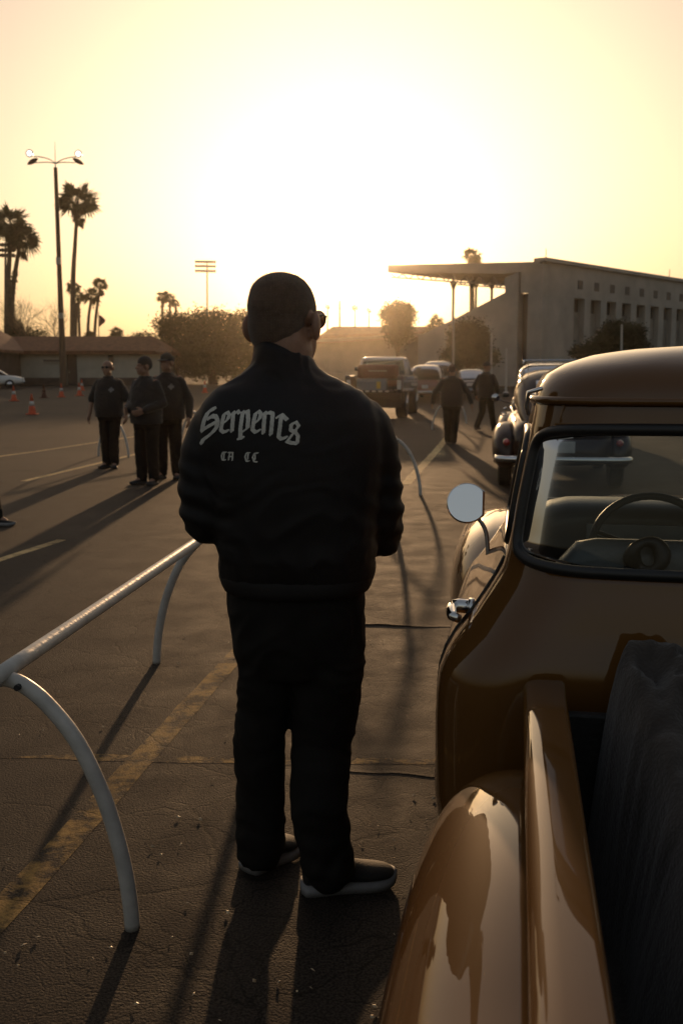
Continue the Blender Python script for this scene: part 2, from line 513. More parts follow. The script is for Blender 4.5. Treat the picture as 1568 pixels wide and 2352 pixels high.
# sloped seating slab behind the end wall
bm = bmesh.new()
d1, d2, d3 = lft[1], lft[2], lft[3]
for i in range(10):
    t0, t1 = i/10, (i+1)/10
    p = d1+(d3-d1)*t0; q = d1+(d3-d1)*t1
    add_prism(bm, [Vector((p.x, p.y, BOT))+e1*0.75, Vector((q.x, q.y, BOT))+e1*0.75, Vector((q.x, q.y, p.z-0.25))+e1*0.75, Vector((p.x, p.y, p.z-0.25))+e1*0.75], e1*60)
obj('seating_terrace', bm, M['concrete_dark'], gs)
# roof canopy
bm = bmesh.new()
cl = wp_(890, 609); cl2 = wp_(890, 626); cr_ = wp_(1240, 601); cr2 = wp_(1240, 620); cm2 = wp_(1158, 642)
poly = [cl2, cl, cr_, cr2, Vector((cm2.x, cm2.y, cr2.z-0.05))]
add_prism(bm, poly, e1*64)
obj('canopy', bm, M['concrete'], gs)
# trusses under the canopy edge
bm = bmesh.new()
for k in range(3):
    base = e1*(0.4+k*9)
    prev = None
    for i in range(19):
        t = i/18
        top = cl2 + (Vector((cm2.x, cm2.y, cr2.z-0.1))-cl2)*t + base
        dn = top - UP*(0.35+0.55*t)*(1 if i % 2 else 0.2)
        if prev: add_tube(bm, [prev, dn], 0.05, 5)
        prev = dn
    add_tube(bm, [cl2+base-UP*0.35, Vector((cm2.x, cm2.y, cr2.z-0.9))+base], 0.06, 5)
t_ = obj('roof_truss', bm, M['steel'], gs); t_['kind'] = 'stuff'
for px, ytop, off in ((1040, 640, 2), (1083, 640, 4), (1092, 640, 9), (1128, 642, 6)):
    bm = bmesh.new()
    p = wp_(px, 700, off)
    zt = wp_(px, ytop-8, off).z
    add_tube(bm, [(p.x, p.y, BOT), (p.x, p.y, zt)], 0.11, 8)
    add_lathe(bm, [(0.11, zt-1.1), (0.32, zt-0.55), (0.11, zt-0.4)], 8, (p.x, p.y, 0))
    obj('roof_column', bm, M['steel'], gs)
# long facade with tall window bays
fz_top = lambda px: None
pE = fp_(1290, 700)
zf = ztop
wins = [(1316, 1353), (1356, 1382), (1394, 1416), (1427, 1449), (1462, 1482), (1493, 1511), (1523, 1540), (1551, 1567), (1577.5, 1592), (1602, 1616)]
sa = [(s_of(fp_(a, 750), e1), s_of(fp_(b, 750), e1)) for a, b in wins]
s0 = s_of(fp_(1240, 750), e1)+0.72
# regular bays fitted to the picture
step = (sa[7][0]-sa[0][0])/7; wd = step*0.63
zw_top = fp_(1335, 686).z; zw_bot = 1.0
zsq = fp_(1340, 655).z
bm = bmesh.new()
edges = []
s = s0
NB = 14
for k in range(NB):
    w0 = sa[0][0]+k*step; w1 = w0+wd
    add_prism(bm, [e1*s+UP*BOT, e1*w0+UP*BOT, e1*w0+UP*zw_top, e1*s+UP*zw_top], e2*0.6)
    add_prism(bm, [e1*w0+UP*BOT, e1*w1+UP*BOT, e1*w1+UP*zw_bot, e1*w0+UP*zw_bot], e2*0.6)
    s = w1
send = s+4
add_prism(bm, [e1*s+UP*BOT, e1*send+UP*BOT, e1*send+UP*zw_top, e1*s+UP*zw_top], e2*0.6)
add_prism(bm, [e1*s0+UP*zw_top, e1*send+UP*zw_top, e1*send+UP*(ztop+0.15), e1*s0+UP*(ztop+0.15)], e2*0.6)
obj('facade_wall', bm, M['concrete'], gs)
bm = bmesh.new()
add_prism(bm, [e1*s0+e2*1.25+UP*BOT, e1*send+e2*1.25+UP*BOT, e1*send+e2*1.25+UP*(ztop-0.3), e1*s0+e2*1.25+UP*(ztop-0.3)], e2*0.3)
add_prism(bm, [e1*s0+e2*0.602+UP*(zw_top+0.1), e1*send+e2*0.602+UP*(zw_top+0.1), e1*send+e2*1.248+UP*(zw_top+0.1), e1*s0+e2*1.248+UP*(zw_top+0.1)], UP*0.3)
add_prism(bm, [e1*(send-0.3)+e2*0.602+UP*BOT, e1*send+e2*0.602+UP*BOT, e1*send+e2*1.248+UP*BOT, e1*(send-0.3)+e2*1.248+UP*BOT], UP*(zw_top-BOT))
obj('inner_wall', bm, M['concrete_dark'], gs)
M['pane'] = mat('dusty_pane', (0.25, 0.235, 0.205), 0.35, var=0.25, scale=1.0)
for k in range(NB):
    w0 = sa[0][0]+k*step
    bm = bmesh.new()
    zz = zw_top-1.0
    add_prism(bm, [e1*(w0+wd*0.34)+e2*0.4+UP*(zw_bot+0.003), e1*(w0+wd-0.003)+e2*0.4+UP*(zw_bot+0.003), e1*(w0+wd-0.003)+e2*0.4+UP*zz, e1*(w0+wd*0.34)+e2*0.4+UP*zz], e2*0.12)
    obj('window_screen', bm, M['pane'], gs)
    bm = bmesh.new()
    c = e1*(w0+wd/2)
    add_prism(bm, [c-e1*0.35-e2*0.03+UP*(zsq-0.35), c+e1*0.35-e2*0.03+UP*(zsq-0.35), c+e1*0.35-e2*0.03+UP*(zsq+0.3), c-e1*0.35-e2*0.03+UP*(zsq+0.3)], e2*0.03)
    obj('vent_grille', bm, M['concrete_dark'], gs)
bm = bmesh.new()
add_prism(bm, [e1*(-0.1)-e2*0.25+UP*(ztop+0.152), e1*(send)-e2*0.25+UP*(ztop+0.152), e1*send-e2*0.25+UP*(ztop+0.42), e1*(-0.1)-e2*0.25+UP*(ztop+0.42)], e2*1.0)
obj('parapet', bm, M['concrete'], gs)
for px, py, sp in ((1240, 585, 0.3), (1478, 628, 20)):
    bm = bmesh.new()
    add_tube(bm, [e1*sp+UP*(ztop+0.3), e1*sp+UP*(ztop+1.05)], 0.03, 6)
    obj('roof_finial', bm, M['steel'], gs)

# long low hall in the sun's glare, left of the grandstand
hall_o = at(870, 858, 95); hall_o.z = zg(95)
hall = empty('low_hall', hall_o, 0, 'long low hazy building with a shallow roof behind the parked cars', 'building')
def hp(px, py, Y=95): return at(px, py, Y)-hall_o
bm = bmesh.new()
a, b, c, d = hp(690, 790), hp(735, 767), hp(762, 747), hp(1010, 747)
add_prism(bm, [Vector((a.x, 0, -1)), Vector((d.x+4, 0, -1)), Vector((d.x+4, 0, d.z-0.5)), Vector((a.x, 0, b.z-0.6))], (0, 12, 0))
obj('wall', bm, M['stucco'], hall)
bm = bmesh.new()
add_prism(bm, [hp(690, 792)+Vector((0, -0.5, 0)), hp(1020, 770)+Vector((0, -0.5, 0)), d+Vector((2, 5, 0.1)), c+Vector((0, 5, 0.1)), b+Vector((0, 2, 0.1))], (0, 0, 0.25)) if False else None
add_loft(bm, [[hp(690, 792)+Vector((0, -0.5, 0)), hp(1030, 770)+Vector((0, -0.5, 0))], [hp(735, 767)+Vector((0, 2, 0)), hp(1030, 765)+Vector((0, 2, 0.2))], [hp(762, 748)+Vector((0, 6, 0.2)), hp(1010, 748)+Vector((3, 6, 0.2))], [hp(700, 792)+Vector((0, 12.5, 0)), hp(1030, 770)+Vector((0, 12.5, 0))]], closed=False)
obj('roof', bm, M['tile'], hall)
for k in range(0):
    bm = bmesh.new(); p = hp(770+k*34, 800)
    add_box(bm, (p.x, -0.03, p.z-0.2), (0.9, 0.06, 1.0))
    obj('window', bm, M['concrete_dark'], hall)

# ------------------------------------------------------------------ tiled building on the left
bo = gnd(200, 884); bo.y = 77; bo.z = zg(77)
tb = empty('tiled_roof_building', bo, R(-1), 'low cream stucco building with a red tiled roof behind the traffic cones', 'building')
SC = 2250/77.0
def bx(px): return (px-784)/SC - bo.x
def bz(py): return CAMZ-(py-858)/SC - bo.z
eave, ridge = bz(806), bz(772)
xl, xr = bx(-160), bx(372)
dx0, dx1 = bx(160), bx(184)
dz = bz(814)
bm = bmesh.new()
x2, x3 = bx(66), bx(340)
add_box(bm, ((xl+dx0)/2, 4, eave/2-0.3), (dx0-xl, 8, eave+0.6))
add_box(bm, ((dx1+xr)/2, 4, eave/2-0.3), (xr-dx1, 8, eave+0.6))
add_box(bm, ((dx0+dx1)/2, 4, (eave+dz)/2), (dx1-dx0-0.004, 7.99, eave-dz))
obj('wall', bm, M['stucco'], tb)
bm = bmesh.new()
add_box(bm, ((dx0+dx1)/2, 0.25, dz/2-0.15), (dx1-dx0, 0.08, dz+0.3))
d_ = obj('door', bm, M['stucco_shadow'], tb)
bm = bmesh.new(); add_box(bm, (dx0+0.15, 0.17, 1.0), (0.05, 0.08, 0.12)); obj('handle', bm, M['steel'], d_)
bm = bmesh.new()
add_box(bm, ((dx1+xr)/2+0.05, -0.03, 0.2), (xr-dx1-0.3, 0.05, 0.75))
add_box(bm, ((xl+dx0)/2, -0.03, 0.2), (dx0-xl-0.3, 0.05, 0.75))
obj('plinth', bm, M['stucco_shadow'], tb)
bm = bmesh.new()
ov = 0.5
e = [Vector((xl-ov, -ov, eave-0.12)), Vector((xl, 4, ridge)), Vector((xl-ov, 8+ov, eave-0.12))]
f = [Vector((xr+ov*1.5, -ov, eave-0.12)), Vector((xr-1.2, 4, ridge)), Vector((xr+ov, 8+ov, eave-0.12))]
add_loft(bm, [e+[Vector((xl-ov, 8+ov, eave-0.3)), Vector((xl-ov, -ov, eave-0.3))], f+[Vector((xr+ov, 8+ov, eave-0.3)), Vector((xr+ov, -ov, eave-0.3))]])
roof_ = obj('roof', bm, M['tile'], tb)
# rounded rows of clay tile up the front slope
bm = bmesh.new()
nrow = 110
for i in range(nrow):
    x = xl-ov+0.2+(xr-xl+0.2)*(i/nrow)
    p0 = Vector((x, -ov-0.05, eave-0.10)); p1 = Vector((x, 3.95, ridge-0.01))
    if x > xr-1.2: p1 = p0+(p1-p0)*max(0.1, 1-(x-(xr-1.2))/1.9)
    add_tube(bm, [p0, p1], 0.09, 6)
t_ = obj('tile_row', bm, M['tile'], tb); t_['kind'] = 'stuff'
for px, py, w, h in ((128, 829, 40, 5), (262, 828, 12, 24), (318, 812, 30, 10)):
    bm = bmesh.new(); add_box(bm, (bx(px), -0.02, bz(py)), (w/SC, 0.08, h/SC)); wn_ = obj('window', bm, M['concrete_dark'], tb)
    bm = bmesh.new(); add_box(bm, (bx(px), -0.05, bz(py)-h/SC/2-0.05), (w/SC+0.2, 0.14, 0.07)); obj('sill', bm, M['stucco'], wn_)
# gabled wing with a dark porch at the far left
bm = bmesh.new()
gx = bx(58); gx0 = bx(-160); ym = -5
pk = Vector(((gx+gx0)/2, ym, bz(752)))
add_prism(bm, [Vector((gx0, ym, eave)), Vector((gx, ym, eave)), pk], (0, 0.4, 0))
obj('gable', bm, M['stucco'], tb)
bm = bmesh.new()
add_loft(bm, [[Vector((gx+0.4, y, eave-0.25)), Vector((pk.x, y, pk.z+0.12)), Vector((pk.x, y, pk.z+0.3)), Vector((gx+0.4, y, eave-0.05))] for y in (ym-0.4, 3.5)])
add_loft(bm, [[Vector((gx0-0.4, y, eave-0.25)), Vector((gx0-0.4, y, eave-0.05)), Vector((pk.x, y, pk.z+0.3)), Vector((pk.x, y, pk.z+0.12))] for y in (ym-0.4, 3.5)])
obj('porch_roof', bm, M['tile'], tb)
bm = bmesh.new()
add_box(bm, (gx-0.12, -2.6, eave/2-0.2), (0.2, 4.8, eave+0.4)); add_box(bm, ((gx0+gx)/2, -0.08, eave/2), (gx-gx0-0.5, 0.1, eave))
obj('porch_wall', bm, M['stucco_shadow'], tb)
# ------------------------------------------------------------------ trees, palms, poles
def leaf_cloud(bm, lobes, n, size, seed, hollow=0.55):
    rnd = random.Random(seed)
    tot = sum(l[1][0]*l[1][1]*l[1][2] for l in lobes)
    for c, r in lobes:
        k = int(n*r[0]*r[1]*r[2]/tot)
        cc = Vector(c)
        clumps = []
        for _ in range(max(6, k//26)):
            d = Vector((rnd.gauss(0, 1), rnd.gauss(0, 1), rnd.gauss(0, 1))).normalized()
            q = hollow+(1-hollow)*rnd.random()
            clumps.append(cc+Vector((d.x*r[0], d.y*r[1], d.z*r[2]))*q)
        cs = max(r)*0.22
        for _ in range(k):
            p = rnd.choice(clumps)+Vector((rnd.gauss(0, cs), rnd.gauss(0, cs), rnd.gauss(0, cs*0.8)))
            d = Vector((rnd.gauss(0, 1), rnd.gauss(0, 1), rnd.gauss(0, 0.7))).normalized()
            x, y = frame_of(d); s = size*rnd.uniform(0.6, 1.4)
            vs = [bm.verts.new(p+x*s*0.5), bm.verts.new(p+y*s*0.3), bm.verts.new(p-x*s*0.5), bm.verts.new(p-y*s*0.3)]
            bm.faces.new(vs)
def tree(name, label, base, lobes, n, size, seed, trunk_h, tr=0.25, m='leaf', group=None, cat='tree', branches=True):
    t = empty(name, base, 0, label, cat, group)
    bm = bmesh.new()
    rnd = random.Random(seed+100)
    if trunk_h > 0.05:
        add_tube(bm, smoothpath([(0, 0, -0.3), (0.05, 0, trunk_h*0.5), (0, 0.1, trunk_h)], 4), [tr*(1.2-0.06*i) for i in range(9)], 8)
    if branches:
        for c, r in lobes:
            e = Vector(c)+Vector((rnd.uniform(-.3, .3)*r[0], rnd.uniform(-.3, .3)*r[1], r[2]*0.3))
            s = Vector((0, 0.05, trunk_h*0.85))
            add_tube(bm, smoothpath([s, s+(e-s)*0.5+Vector((0, 0, 0.2)), e], 4), [tr*0.55*(1-0.09*i) for i in range(9)], 6)
    obj('trunk', bm, M['bark'], t)
    bm = bmesh.new(); leaf_cloud(bm, lobes, int(n*1.9), size*0.82, seed)
    obj('crown', bm, M[m], t)
    return t
def px_lobes(base, Y, items):     # lobes given by pixel centre and radius, at distance Y
    s = 2250/Y; out = []
    for px, py, rx, rz in items:
        c = at(px, py, Y)-base
        out.append(((c.x, random.uniform(-.3, .3)*rx/s, c.z), (rx/s, max(rx, rz)/s*0.85, rz/s)))
    return out
random.seed(21)
def base_at(px, Y):
    p = at(px, 858, Y); return Vector((p.x, Y, zg(Y)))
# the broad dark trees left of the standing man
B = base_at(400, 84)
tree('broadleaf_tree', 'broad dense tree at the end of the tiled building, leftmost of the tree clump', B, px_lobes(B, 84, [(390,745,38,26),(425,755,45,34),(375,775,25,22),(440,805,45,28),(400,800,22,22),(395,835,40,22),(445,840,40,20)]), 9000, 0.20, 1, 2.5, 0.3, group='trees behind the standing man')
B = base_at(488, 80)
tree('broadleaf_tree', 'broad dense tree directly left of the big man head', B, px_lobes(B, 80, [(470,745,42,30),(510,742,40,28),(480,795,60,42),(530,790,40,40),(450,815,30,26),(480,840,60,24)]), 12000, 0.20, 2, 2.2, 0.35, group='trees behind the standing man')
B = base_at(575, 82)
tree('broadleaf_tree', 'broad dense tree half hidden behind the big man head', B, px_lobes(B, 82, [(555,740,36,26),(600,745,40,30),(575,795,50,42),(630,800,45,40),(560,838,60,26)]), 10000, 0.20, 3, 2.2, 0.3, group='trees behind the standing man')
B = base_at(913, 88)
tree('broadleaf_tree', 'rounded tree glowing in the sun glare above the low hall', B, px_lobes(B, 88, [(913,722,36,27),(890,718,18,20),(935,722,18,24),(915,760,30,34)]), 7000, 0.20, 4, 2.5, 0.25)
B = base_at(1000, 90)
tree('small_tree', 'small ragged tree beside the low end of the grandstand seating', B, px_lobes(B, 90, [(1000,738,15,14),(990,745,10,12),(1015,745,9,9),(1000,790,24,40)]), 3500, 0.18, 5, 1.5, 0.15)
B = base_at(1080, 66)
tree('broadleaf_tree', 'round dark tree standing before the grandstand end wall', B, px_lobes(B, 66, [(1078,775,38,42),(1050,790,22,30),(1105,785,20,30),(1060,820,45,26),(1110,822,34,22)]), 9000, 0.18, 6, 1.2, 0.25, m='leaf_dark')
B = base_at(1425, 60)
tree('broadleaf_tree', 'wide dark tree before the grandstand window bays', B, px_lobes(B, 60, [(1410,770,30,32),(1445,775,30,32),(1385,800,34,26),(1470,800,16,26),(1340,808,28,16)]), 9000, 0.17, 7, 1.2, 0.25, m='leaf_dark')
for i, (px, py, rx, rz, Y, lab) in enumerate(((268, 765, 13, 13, 92, 'small round shrub showing over the tiled roof ridge'), (330, 775, 26, 11, 92, 'low spreading bush behind the right end of the tiled roof'),
        (38, 755, 16, 16, 90, 'dark bushy shrub at the foot of the two tall palms'), (75, 765, 38, 12, 92, 'low dark hedge-like bush under the bare tree'), (208, 770, 10, 10, 96, 'small bush at the foot of the short palm pair'))):
    B = base_at(px, Y)
    tree('bush', lab, B, px_lobes(B, Y, [(px, py, rx, rz), (px-rx*0.4, py+rz, rx*0.9, rz*1.2), (px+rx*0.4, py+rz*2.2, rx*0.9, rz*1.6)]), 1800, 0.18, 40+i, 0.6, 0.1, m='leaf_dark', cat='bush')
# leafless tree
B = base_at(88, 88); s = 2250/88
bt = empty('bare_tree', B, 0, 'leafless pale twiggy tree behind the tiled roof', 'tree')
bm = bmesh.new(); bmt = bmesh.new()
rnd = random.Random(5)
def twig(p, d, L, r, depth):
    pts = [p]; dd = d.copy()
    for i in range(4):
        dd = (dd+Vector((rnd.gauss(0, .16), rnd.gauss(0, .16), rnd.gauss(0.05, .08)))).normalized(); pts.append(pts[-1]+dd*L/4)
    add_tube(bm if depth < 2 else bmt, pts, [r*(1-0.15*i) for i in range(5)], 5 if depth < 2 else 3)
    if depth < 5:
        for k in range(4 if depth < 3 else 3):
            q = pts[rnd.choice((2, 3, 4))]
            twig(q, (dd+Vector((rnd.gauss(0, .55), rnd.gauss(0, .55), rnd.gauss(0.1, .3)))).normalized(), L*rnd.uniform(0.6, 0.8), r*0.55, depth+1)
twig(Vector((0, 0, 2.0)), Vector((0, 0, 1)), 2.4, 0.09, 0)
twig(Vector((-0.6, 0, 2.0)), Vector((-0.3, 0, 1)), 2.3, 0.08, 0)
twig(Vector((0.7, 0, 2.0)), Vector((0.3, 0, 1)), 2.1, 0.08, 0)
add_tube(bm, [(0, 0, -0.2), (0, 0, 2.1)], [0.2, 0.12], 7)
add_tube(bm, [(0, 0, 0.5), (-0.6, 0, 2.05)], [0.12, 0.08], 6); add_tube(bm, [(0, 0, 0.5), (0.7, 0, 2.05)], [0.12, 0.08], 6)
obj('trunk', bm, M['twig'], bt)
tw = obj('crown', bmt, M['twig'], bt)

def frond(bm, p, d, L, wid, rnd):
    """one fan leaf: a stalk and a pleated fan with split, drooping tips"""
    d = d.normalized(); side, up = frame_of(d)
    ro = rnd.uniform(-1.1, 1.1); side, up = side*math.cos(ro)+up*math.sin(ro), up*math.cos(ro)-side*math.sin(ro)
    if up.z < 0: up = -up
    st = p+d*L*0.36
    x = side*0.015
    a = [bm.verts.new(q) for q in (p-x, p+x, st+x, st-x)]
    bm.faces.new(a)
    n = 10
    for k in range(n):
        a0 = (k/(n-1)-0.5)*2.3
        dr = (d*math.cos(a0)+side*math.sin(a0)).normalized()
        t = st+dr*wid*rnd.uniform(0.8, 1.1)+Vector((0, 0, -0.28*wid*rnd.random()))
        mid = st+dr*wid*0.55
        w = side*math.cos(a0)-d*math.sin(a0)
        w *= wid*0.062
        vs = [bm.verts.new(q) for q in (st, mid-w+up*0.03, t, mid+w-up*0.03)]
        bm.faces.new(vs)
def palm(label, pts, Y, crown_px, seed, r0=0.28, r1=0.16, nf=46, skirt=0, group=None, vine=0.0):
    """pts: pixels of the trunk from the base up; crown_px: crown width in pixels"""
    s = 2250/Y
    B = base_at(pts[0][0], Y)
    t = empty('palm_tree', B, 0, label, 'palm tree', group)
    path = [at(px, py, Y)-B for px, py in pts]; path[0].z = -0.3
    sp = smoothpath(path, 6)
    n = len(sp)
    rnd = random.Random(seed)
    bm = bmesh.new()
    add_tube(bm, sp, [r0+(r1-r0)*i/(n-1) for i in range(n)], 9)
    obj('trunk', bm, M['bark'], t)
    top = sp[-1]
    Rr = crown_px/s/2*1.18
    bm = bmesh.new()
    nf = int(nf*0.85)
    r0 *= 0.55; r1 *= 0.55
    for k in range(nf):
        el = math.asin(max(-0.95, min(0.98, -0.75+1.7*((k+0.5)/nf)))); az = k*2.399+rnd.uniform(-.3, .3)
        d = Vector((math.cos(az)*math.cos(el), math.sin(az)*math.cos(el), math.sin(el)))
        L = Rr*rnd.uniform(0.65, 1.3)
        frond(bm, top+Vector((0, 0, 0.05)), d, L, L*0.66, rnd)
    obj('crown', bm, M['palm_leaf'], t)
    if skirt:
        bm = bmesh.new()
        for k in range(skirt):
            az = rnd.uniform(0, 6.28); h = rnd.uniform(0, 1.0)
            p = top-Vector((0, 0, h*Rr*0.8)); d = Vector((math.cos(az)*0.45, math.sin(az)*0.45, -1))
            frond(bm, p, d, Rr*0.75, Rr*0.4, rnd)
        obj('dead_skirt', bm, M['palm_dry'], t)
    if vine > 0:
        bm = bmesh.new()
        k = int(n*vine)
        for i in range(k):
            for _ in range(70):
                q = sp[i]+(sp[min(i+1, n-1)]-sp[i])*rnd.random()
                rr = (0.36 if i < k*0.45 else 0.17)*(0.7+0.5*noise.noise(Vector((i*0.9, seed, 0))))
                q = q+Vector((rnd.gauss(0, rr), rnd.gauss(0, rr), 0))
                x, y = frame_of(Vector((rnd.gauss(0, 1), rnd.gauss(0, 1), rnd.gauss(0, 1))))
                z = 0.13
                bm.faces.new([bm.verts.new(q+x*z), bm.verts.new(q+y*z*0.7), bm.verts.new(q-x*z), bm.verts.new(q-y*z*0.7)])
        obj('ivy', bm, M['leaf_dark'], t)
    return t
palm('tall palm at the left picture edge, its crown cut off, ivy round its foot', [(12,800),(17,700),(22,600),(27,515)], 92, 74, 1, 0.3, 0.17, 54, 14, 'tall palms on the left', 0.28)
palm('leaning ivy-wrapped palm second from the left picture edge', [(16,800),(28,690),(38,610),(50,545)], 92, 68, 2, 0.3, 0.15, 50, 14, 'tall palms on the left', 0.62)
palm('tallest palm with a single round crown just right of the light mast', [(164,800),(168,660),(173,560),(179,462)], 92, 76, 3, 0.28, 0.13, 60, 22, 'tall palms on the left')
palm('short palm right of the light mast, nearest to the tallest palm trunk', [(172,800),(171,740),(170,660)], 120, 30, 4, 0.2, 0.14, 34, 8, 'small palms on the left')
palm('short palm tucked under its neighbour right of the tallest palm trunk', [(184,800),(182,740),(180,680)], 120, 28, 5, 0.2, 0.14, 34, 8, 'small palms on the left')
palm('lower palm of the short leaning pair over the tiled roof', [(198,800),(203,745),(211,682)], 115, 40, 6, 0.22, 0.14, 36, 10, 'small palms on the left')
palm('higher palm of the short leaning pair over the tiled roof', [(210,800),(220,735),(232,655)], 115, 34, 7, 0.22, 0.13, 36, 8, 'small palms on the left')
palm('left of the three small palm crowns above the broad trees', [(373,800),(373,740),(373,683)], 130, 30, 8, 0.2, 0.15, 32, 6, 'three palms above the broad trees')
palm('middle of the three small palm crowns above the broad trees', [(391,800),(391,740),(390,688)], 130, 26, 9, 0.2, 0.15, 30, 6, 'three palms above the broad trees')
palm('right and lowest of the three small palm crowns above the broad trees', [(405,800),(404,750),(404,698)], 130, 20, 10, 0.2, 0.15, 28, 6, 'three palms above the broad trees')
palm('palm with a ragged crown rising behind the grandstand roof', [(1083,800),(1083,700),(1083,590)], 105, 42, 11, 0.3, 0.24, 44, 26)
palm('far faint palm in the glare nearest the big man glasses', [(752,800),(752,706)], 190, 13, 12, 0.2, 0.15, 22, 0, 'faint palms in the glare')
palm('far faint palm in the glare, middle one of the row', [(815,800),(815,707)], 190, 13, 13, 0.2, 0.15, 22, 0, 'faint palms in the glare')
palm('far faint palm in the glare nearest the rounded tree', [(847,800),(847,714)], 190, 12, 14, 0.2, 0.15, 22, 0, 'faint palms in the glare')

# tall light mast
B = gnd(147, 888)
Y = B.y; s = 2250/Y
lm = empty('light_mast', B, 0, 'tall wooden light mast with four lamp arms, its two upper lamps shining', 'light mast')
topz = (at(128, 385, Y)-B)
bm = bmesh.new()
add_tube(bm, [(0, 0, -0.3), topz*0.5+Vector((0, 0, 0)), topz], [8.5/s, 5.5/s, 4.2/s], 12)
obj('pole', bm, M['wood_pole'], lm)
bm = bmesh.new()
for i in range(26):
    t = 0.25+0.7*i/26; q = topz*t; sg = 1 if i % 2 else -1
    add_tube(bm, [q, q+Vector((sg*(0.26-0.1*t), 0, 0.02))], 0.015, 5)
add_box(bm, topz*0.58+Vector((0.02, -0.1, 0)), (0.34, 0.3, 0.5))
add_box(bm, topz*0.33+Vector((0.05, -0.1, 0)), (0.34, 0.3, 0.4))
t_ = obj('step_pegs', bm, M['steel'], lm); t_['kind'] = 'stuff'
bm = bmesh.new()
add_tube(bm, [topz, topz+Vector((0, 0, 8/s)), topz+Vector((0.03, 0, 55/s))], [0.06, 0.03, 0.012], 6)
obj('spire', bm, M['steel'], lm)
M['lamp_lit'] = emit_mat('lamp_lit', (1.0, 0.97, 0.9), 2.5)
def lp(px, py): return at(px, py, Y)-B
for pts, lit in (([(128,375),(112,365),(90,360),(78,360)], True), ([(128,375),(145,366),(165,361),(175,361)], True), ([(128,376),(115,373),(95,373),(82,374)], False), ([(128,376),(140,373),(160,373),(174,374)], False)):
    bm = bmesh.new()
    add_tube(bm, smoothpath([lp(*p) for p in pts], 5), 0.035, 7)
    arm = obj('arm', bm, M['steel'], lm)
    e_ = lp(*pts[-1]); sg = -1 if pts[-1][0] < 128 else 1
    bm = bmesh.new()
    if lit:
        c = e_+Vector((sg*7/s, -0.05, 6/s))
        add_lathe(bm, [(0.05, 0.3), (0.2, 0.15), (0.27, -0.12), (0.27, -0.16)], 12, c, 'Y')
        h = obj('lamp_head', bm, M['steel'], lm)
        bm = bmesh.new(); add_lathe(bm, [(0.19, -0.17), (0.01, -0.20)], 12, c, 'Y')
        obj('lens', bm, M['lamp_lit'], h)
    else:
        c = e_+Vector((sg*6/s, 0, 3/s))
        rot = Euler((0, sg*R(28), 0)).to_matrix()
        rings = []
        for t in range(7):
            u = t/6; rr = math.sin(math.pi*(0.08+0.84*u))
            rings.append([c+rot @ Vector(((u-0.5)*0.85, 0.2*rr*math.cos(2*math.pi*k/10), 0.17*rr*math.sin(2*math.pi*k/10))) for k in range(10)])
        add_loft(bm, rings)
        obj('lamp_head', bm, M['black_trim'], lm)
# stadium light racks
def rack(label, px, pybase, rows, xs0, xs1, Y, nl, m='steel'):
    B = base_at(px, Y); s = 2250/Y
    t = empty('floodlight_tower', B, 0, label, 'floodlight tower', 'stadium floodlight towers')
    bm = bmesh.new()
    top = at(px, rows[0]-3, Y)-B
    add_tube(bm, [(0, 0, -0.3), top], [0.22, 0.12], 8)
    obj('mast', bm, M[m], t)
    for y in rows:
        bm = bmesh.new()
        a, b = at(xs0, y, Y)-B, at(xs1, y+1, Y)-B
        add_tube(bm, [a, b], 0.08, 6)
        bar = obj('crossbar', bm, M[m], t)
        for k in range(nl):
            c = a+(b-a)*(k+0.5)/nl
            bm = bmesh.new(); add_lathe(bm, [(0.06, 0.25), (0.26, 0.02), (0.26, -0.08), (0.02, -0.1)], 9, c+Vector((0, 0, 0.0)), 'Y')
            obj('floodlight', bm, M[m], bar)
rack('floodlight tower with three rows of lamps behind the left palms', 13, 800, (562, 574, 586), -14, 36, 120, 6, 'black_trim')
rack('faint floodlight tower with three rows of lamps above the broad trees', 476, 800, (601, 611, 622), 448, 496, 170, 8)
# utility poles and flag
B = base_at(175, 105)
up_ = empty('utility_pole', B, 0, 'thin utility pole with three crossarms among the small palms', 'utility pole')
bm = bmesh.new(); add_tube(bm, [(0, 0, -0.3), at(176, 695, 105)-B], 0.12, 7); obj('pole', bm, M['wood_pole'], up_)
for y in (713, 720, 728):
    bm = bmesh.new(); a, b = at(163, y, 105)-B, at(185, y, 105)-B
    add_tube(bm, [a, b], 0.06, 5)
    for k in range(4):
        q = a+(b-a)*(k/3); add_tube(bm, [q, q+Vector((0, 0, 0.2))], 0.05, 5)
    obj('crossarm', bm, M['wood_pole'], up_)
B = base_at(780, 110)
up2 = empty('utility_pole', B, 0, 'slim bare pole in the sun glare above the low hall', 'utility pole')
bm = bmesh.new(); add_tube(bm, [(0, 0, -0.3), at(780, 691, 110)-B], [0.16, 0.11], 7); obj('pole', bm, M['wood_pole'], up2)
M['flag'] = mat('flag_cloth', (0.14, 0.05, 0.05), 0.8, var=0.3, scale=3)
B = base_at(228, 95)
fp = empty('flagpole', B, 0, 'flagpole with a limp hanging flag over the tiled roof', 'flagpole')
bm = bmesh.new(); add_tube(bm, [(0, 0, -0.3), at(227, 716, 95)-B], [0.07, 0.04], 7); obj('pole', bm, M['steel'], fp)
bm = bmesh.new()
rings = []
for i in range(9):
    t = i/8; w = 0.06+0.28*math.sin(math.pi*min(1, t*1.1))*(0.6+0.4*t)
    q = at(228, 724+t*26, 95)-B
    rings.append([q+Vector((x*w*2.2, 0.07*math.sin(x*9+t*4), 0)) for x in (0, .2, .4, .6, .8, 1.0)])
add_loft(bm, rings, closed=False)
obj('flag', bm, M['flag'], fp, True)
M['pale_pole'] = mat('pale_pole', (0.5, 0.48, 0.44), 0.5, var=0.1)
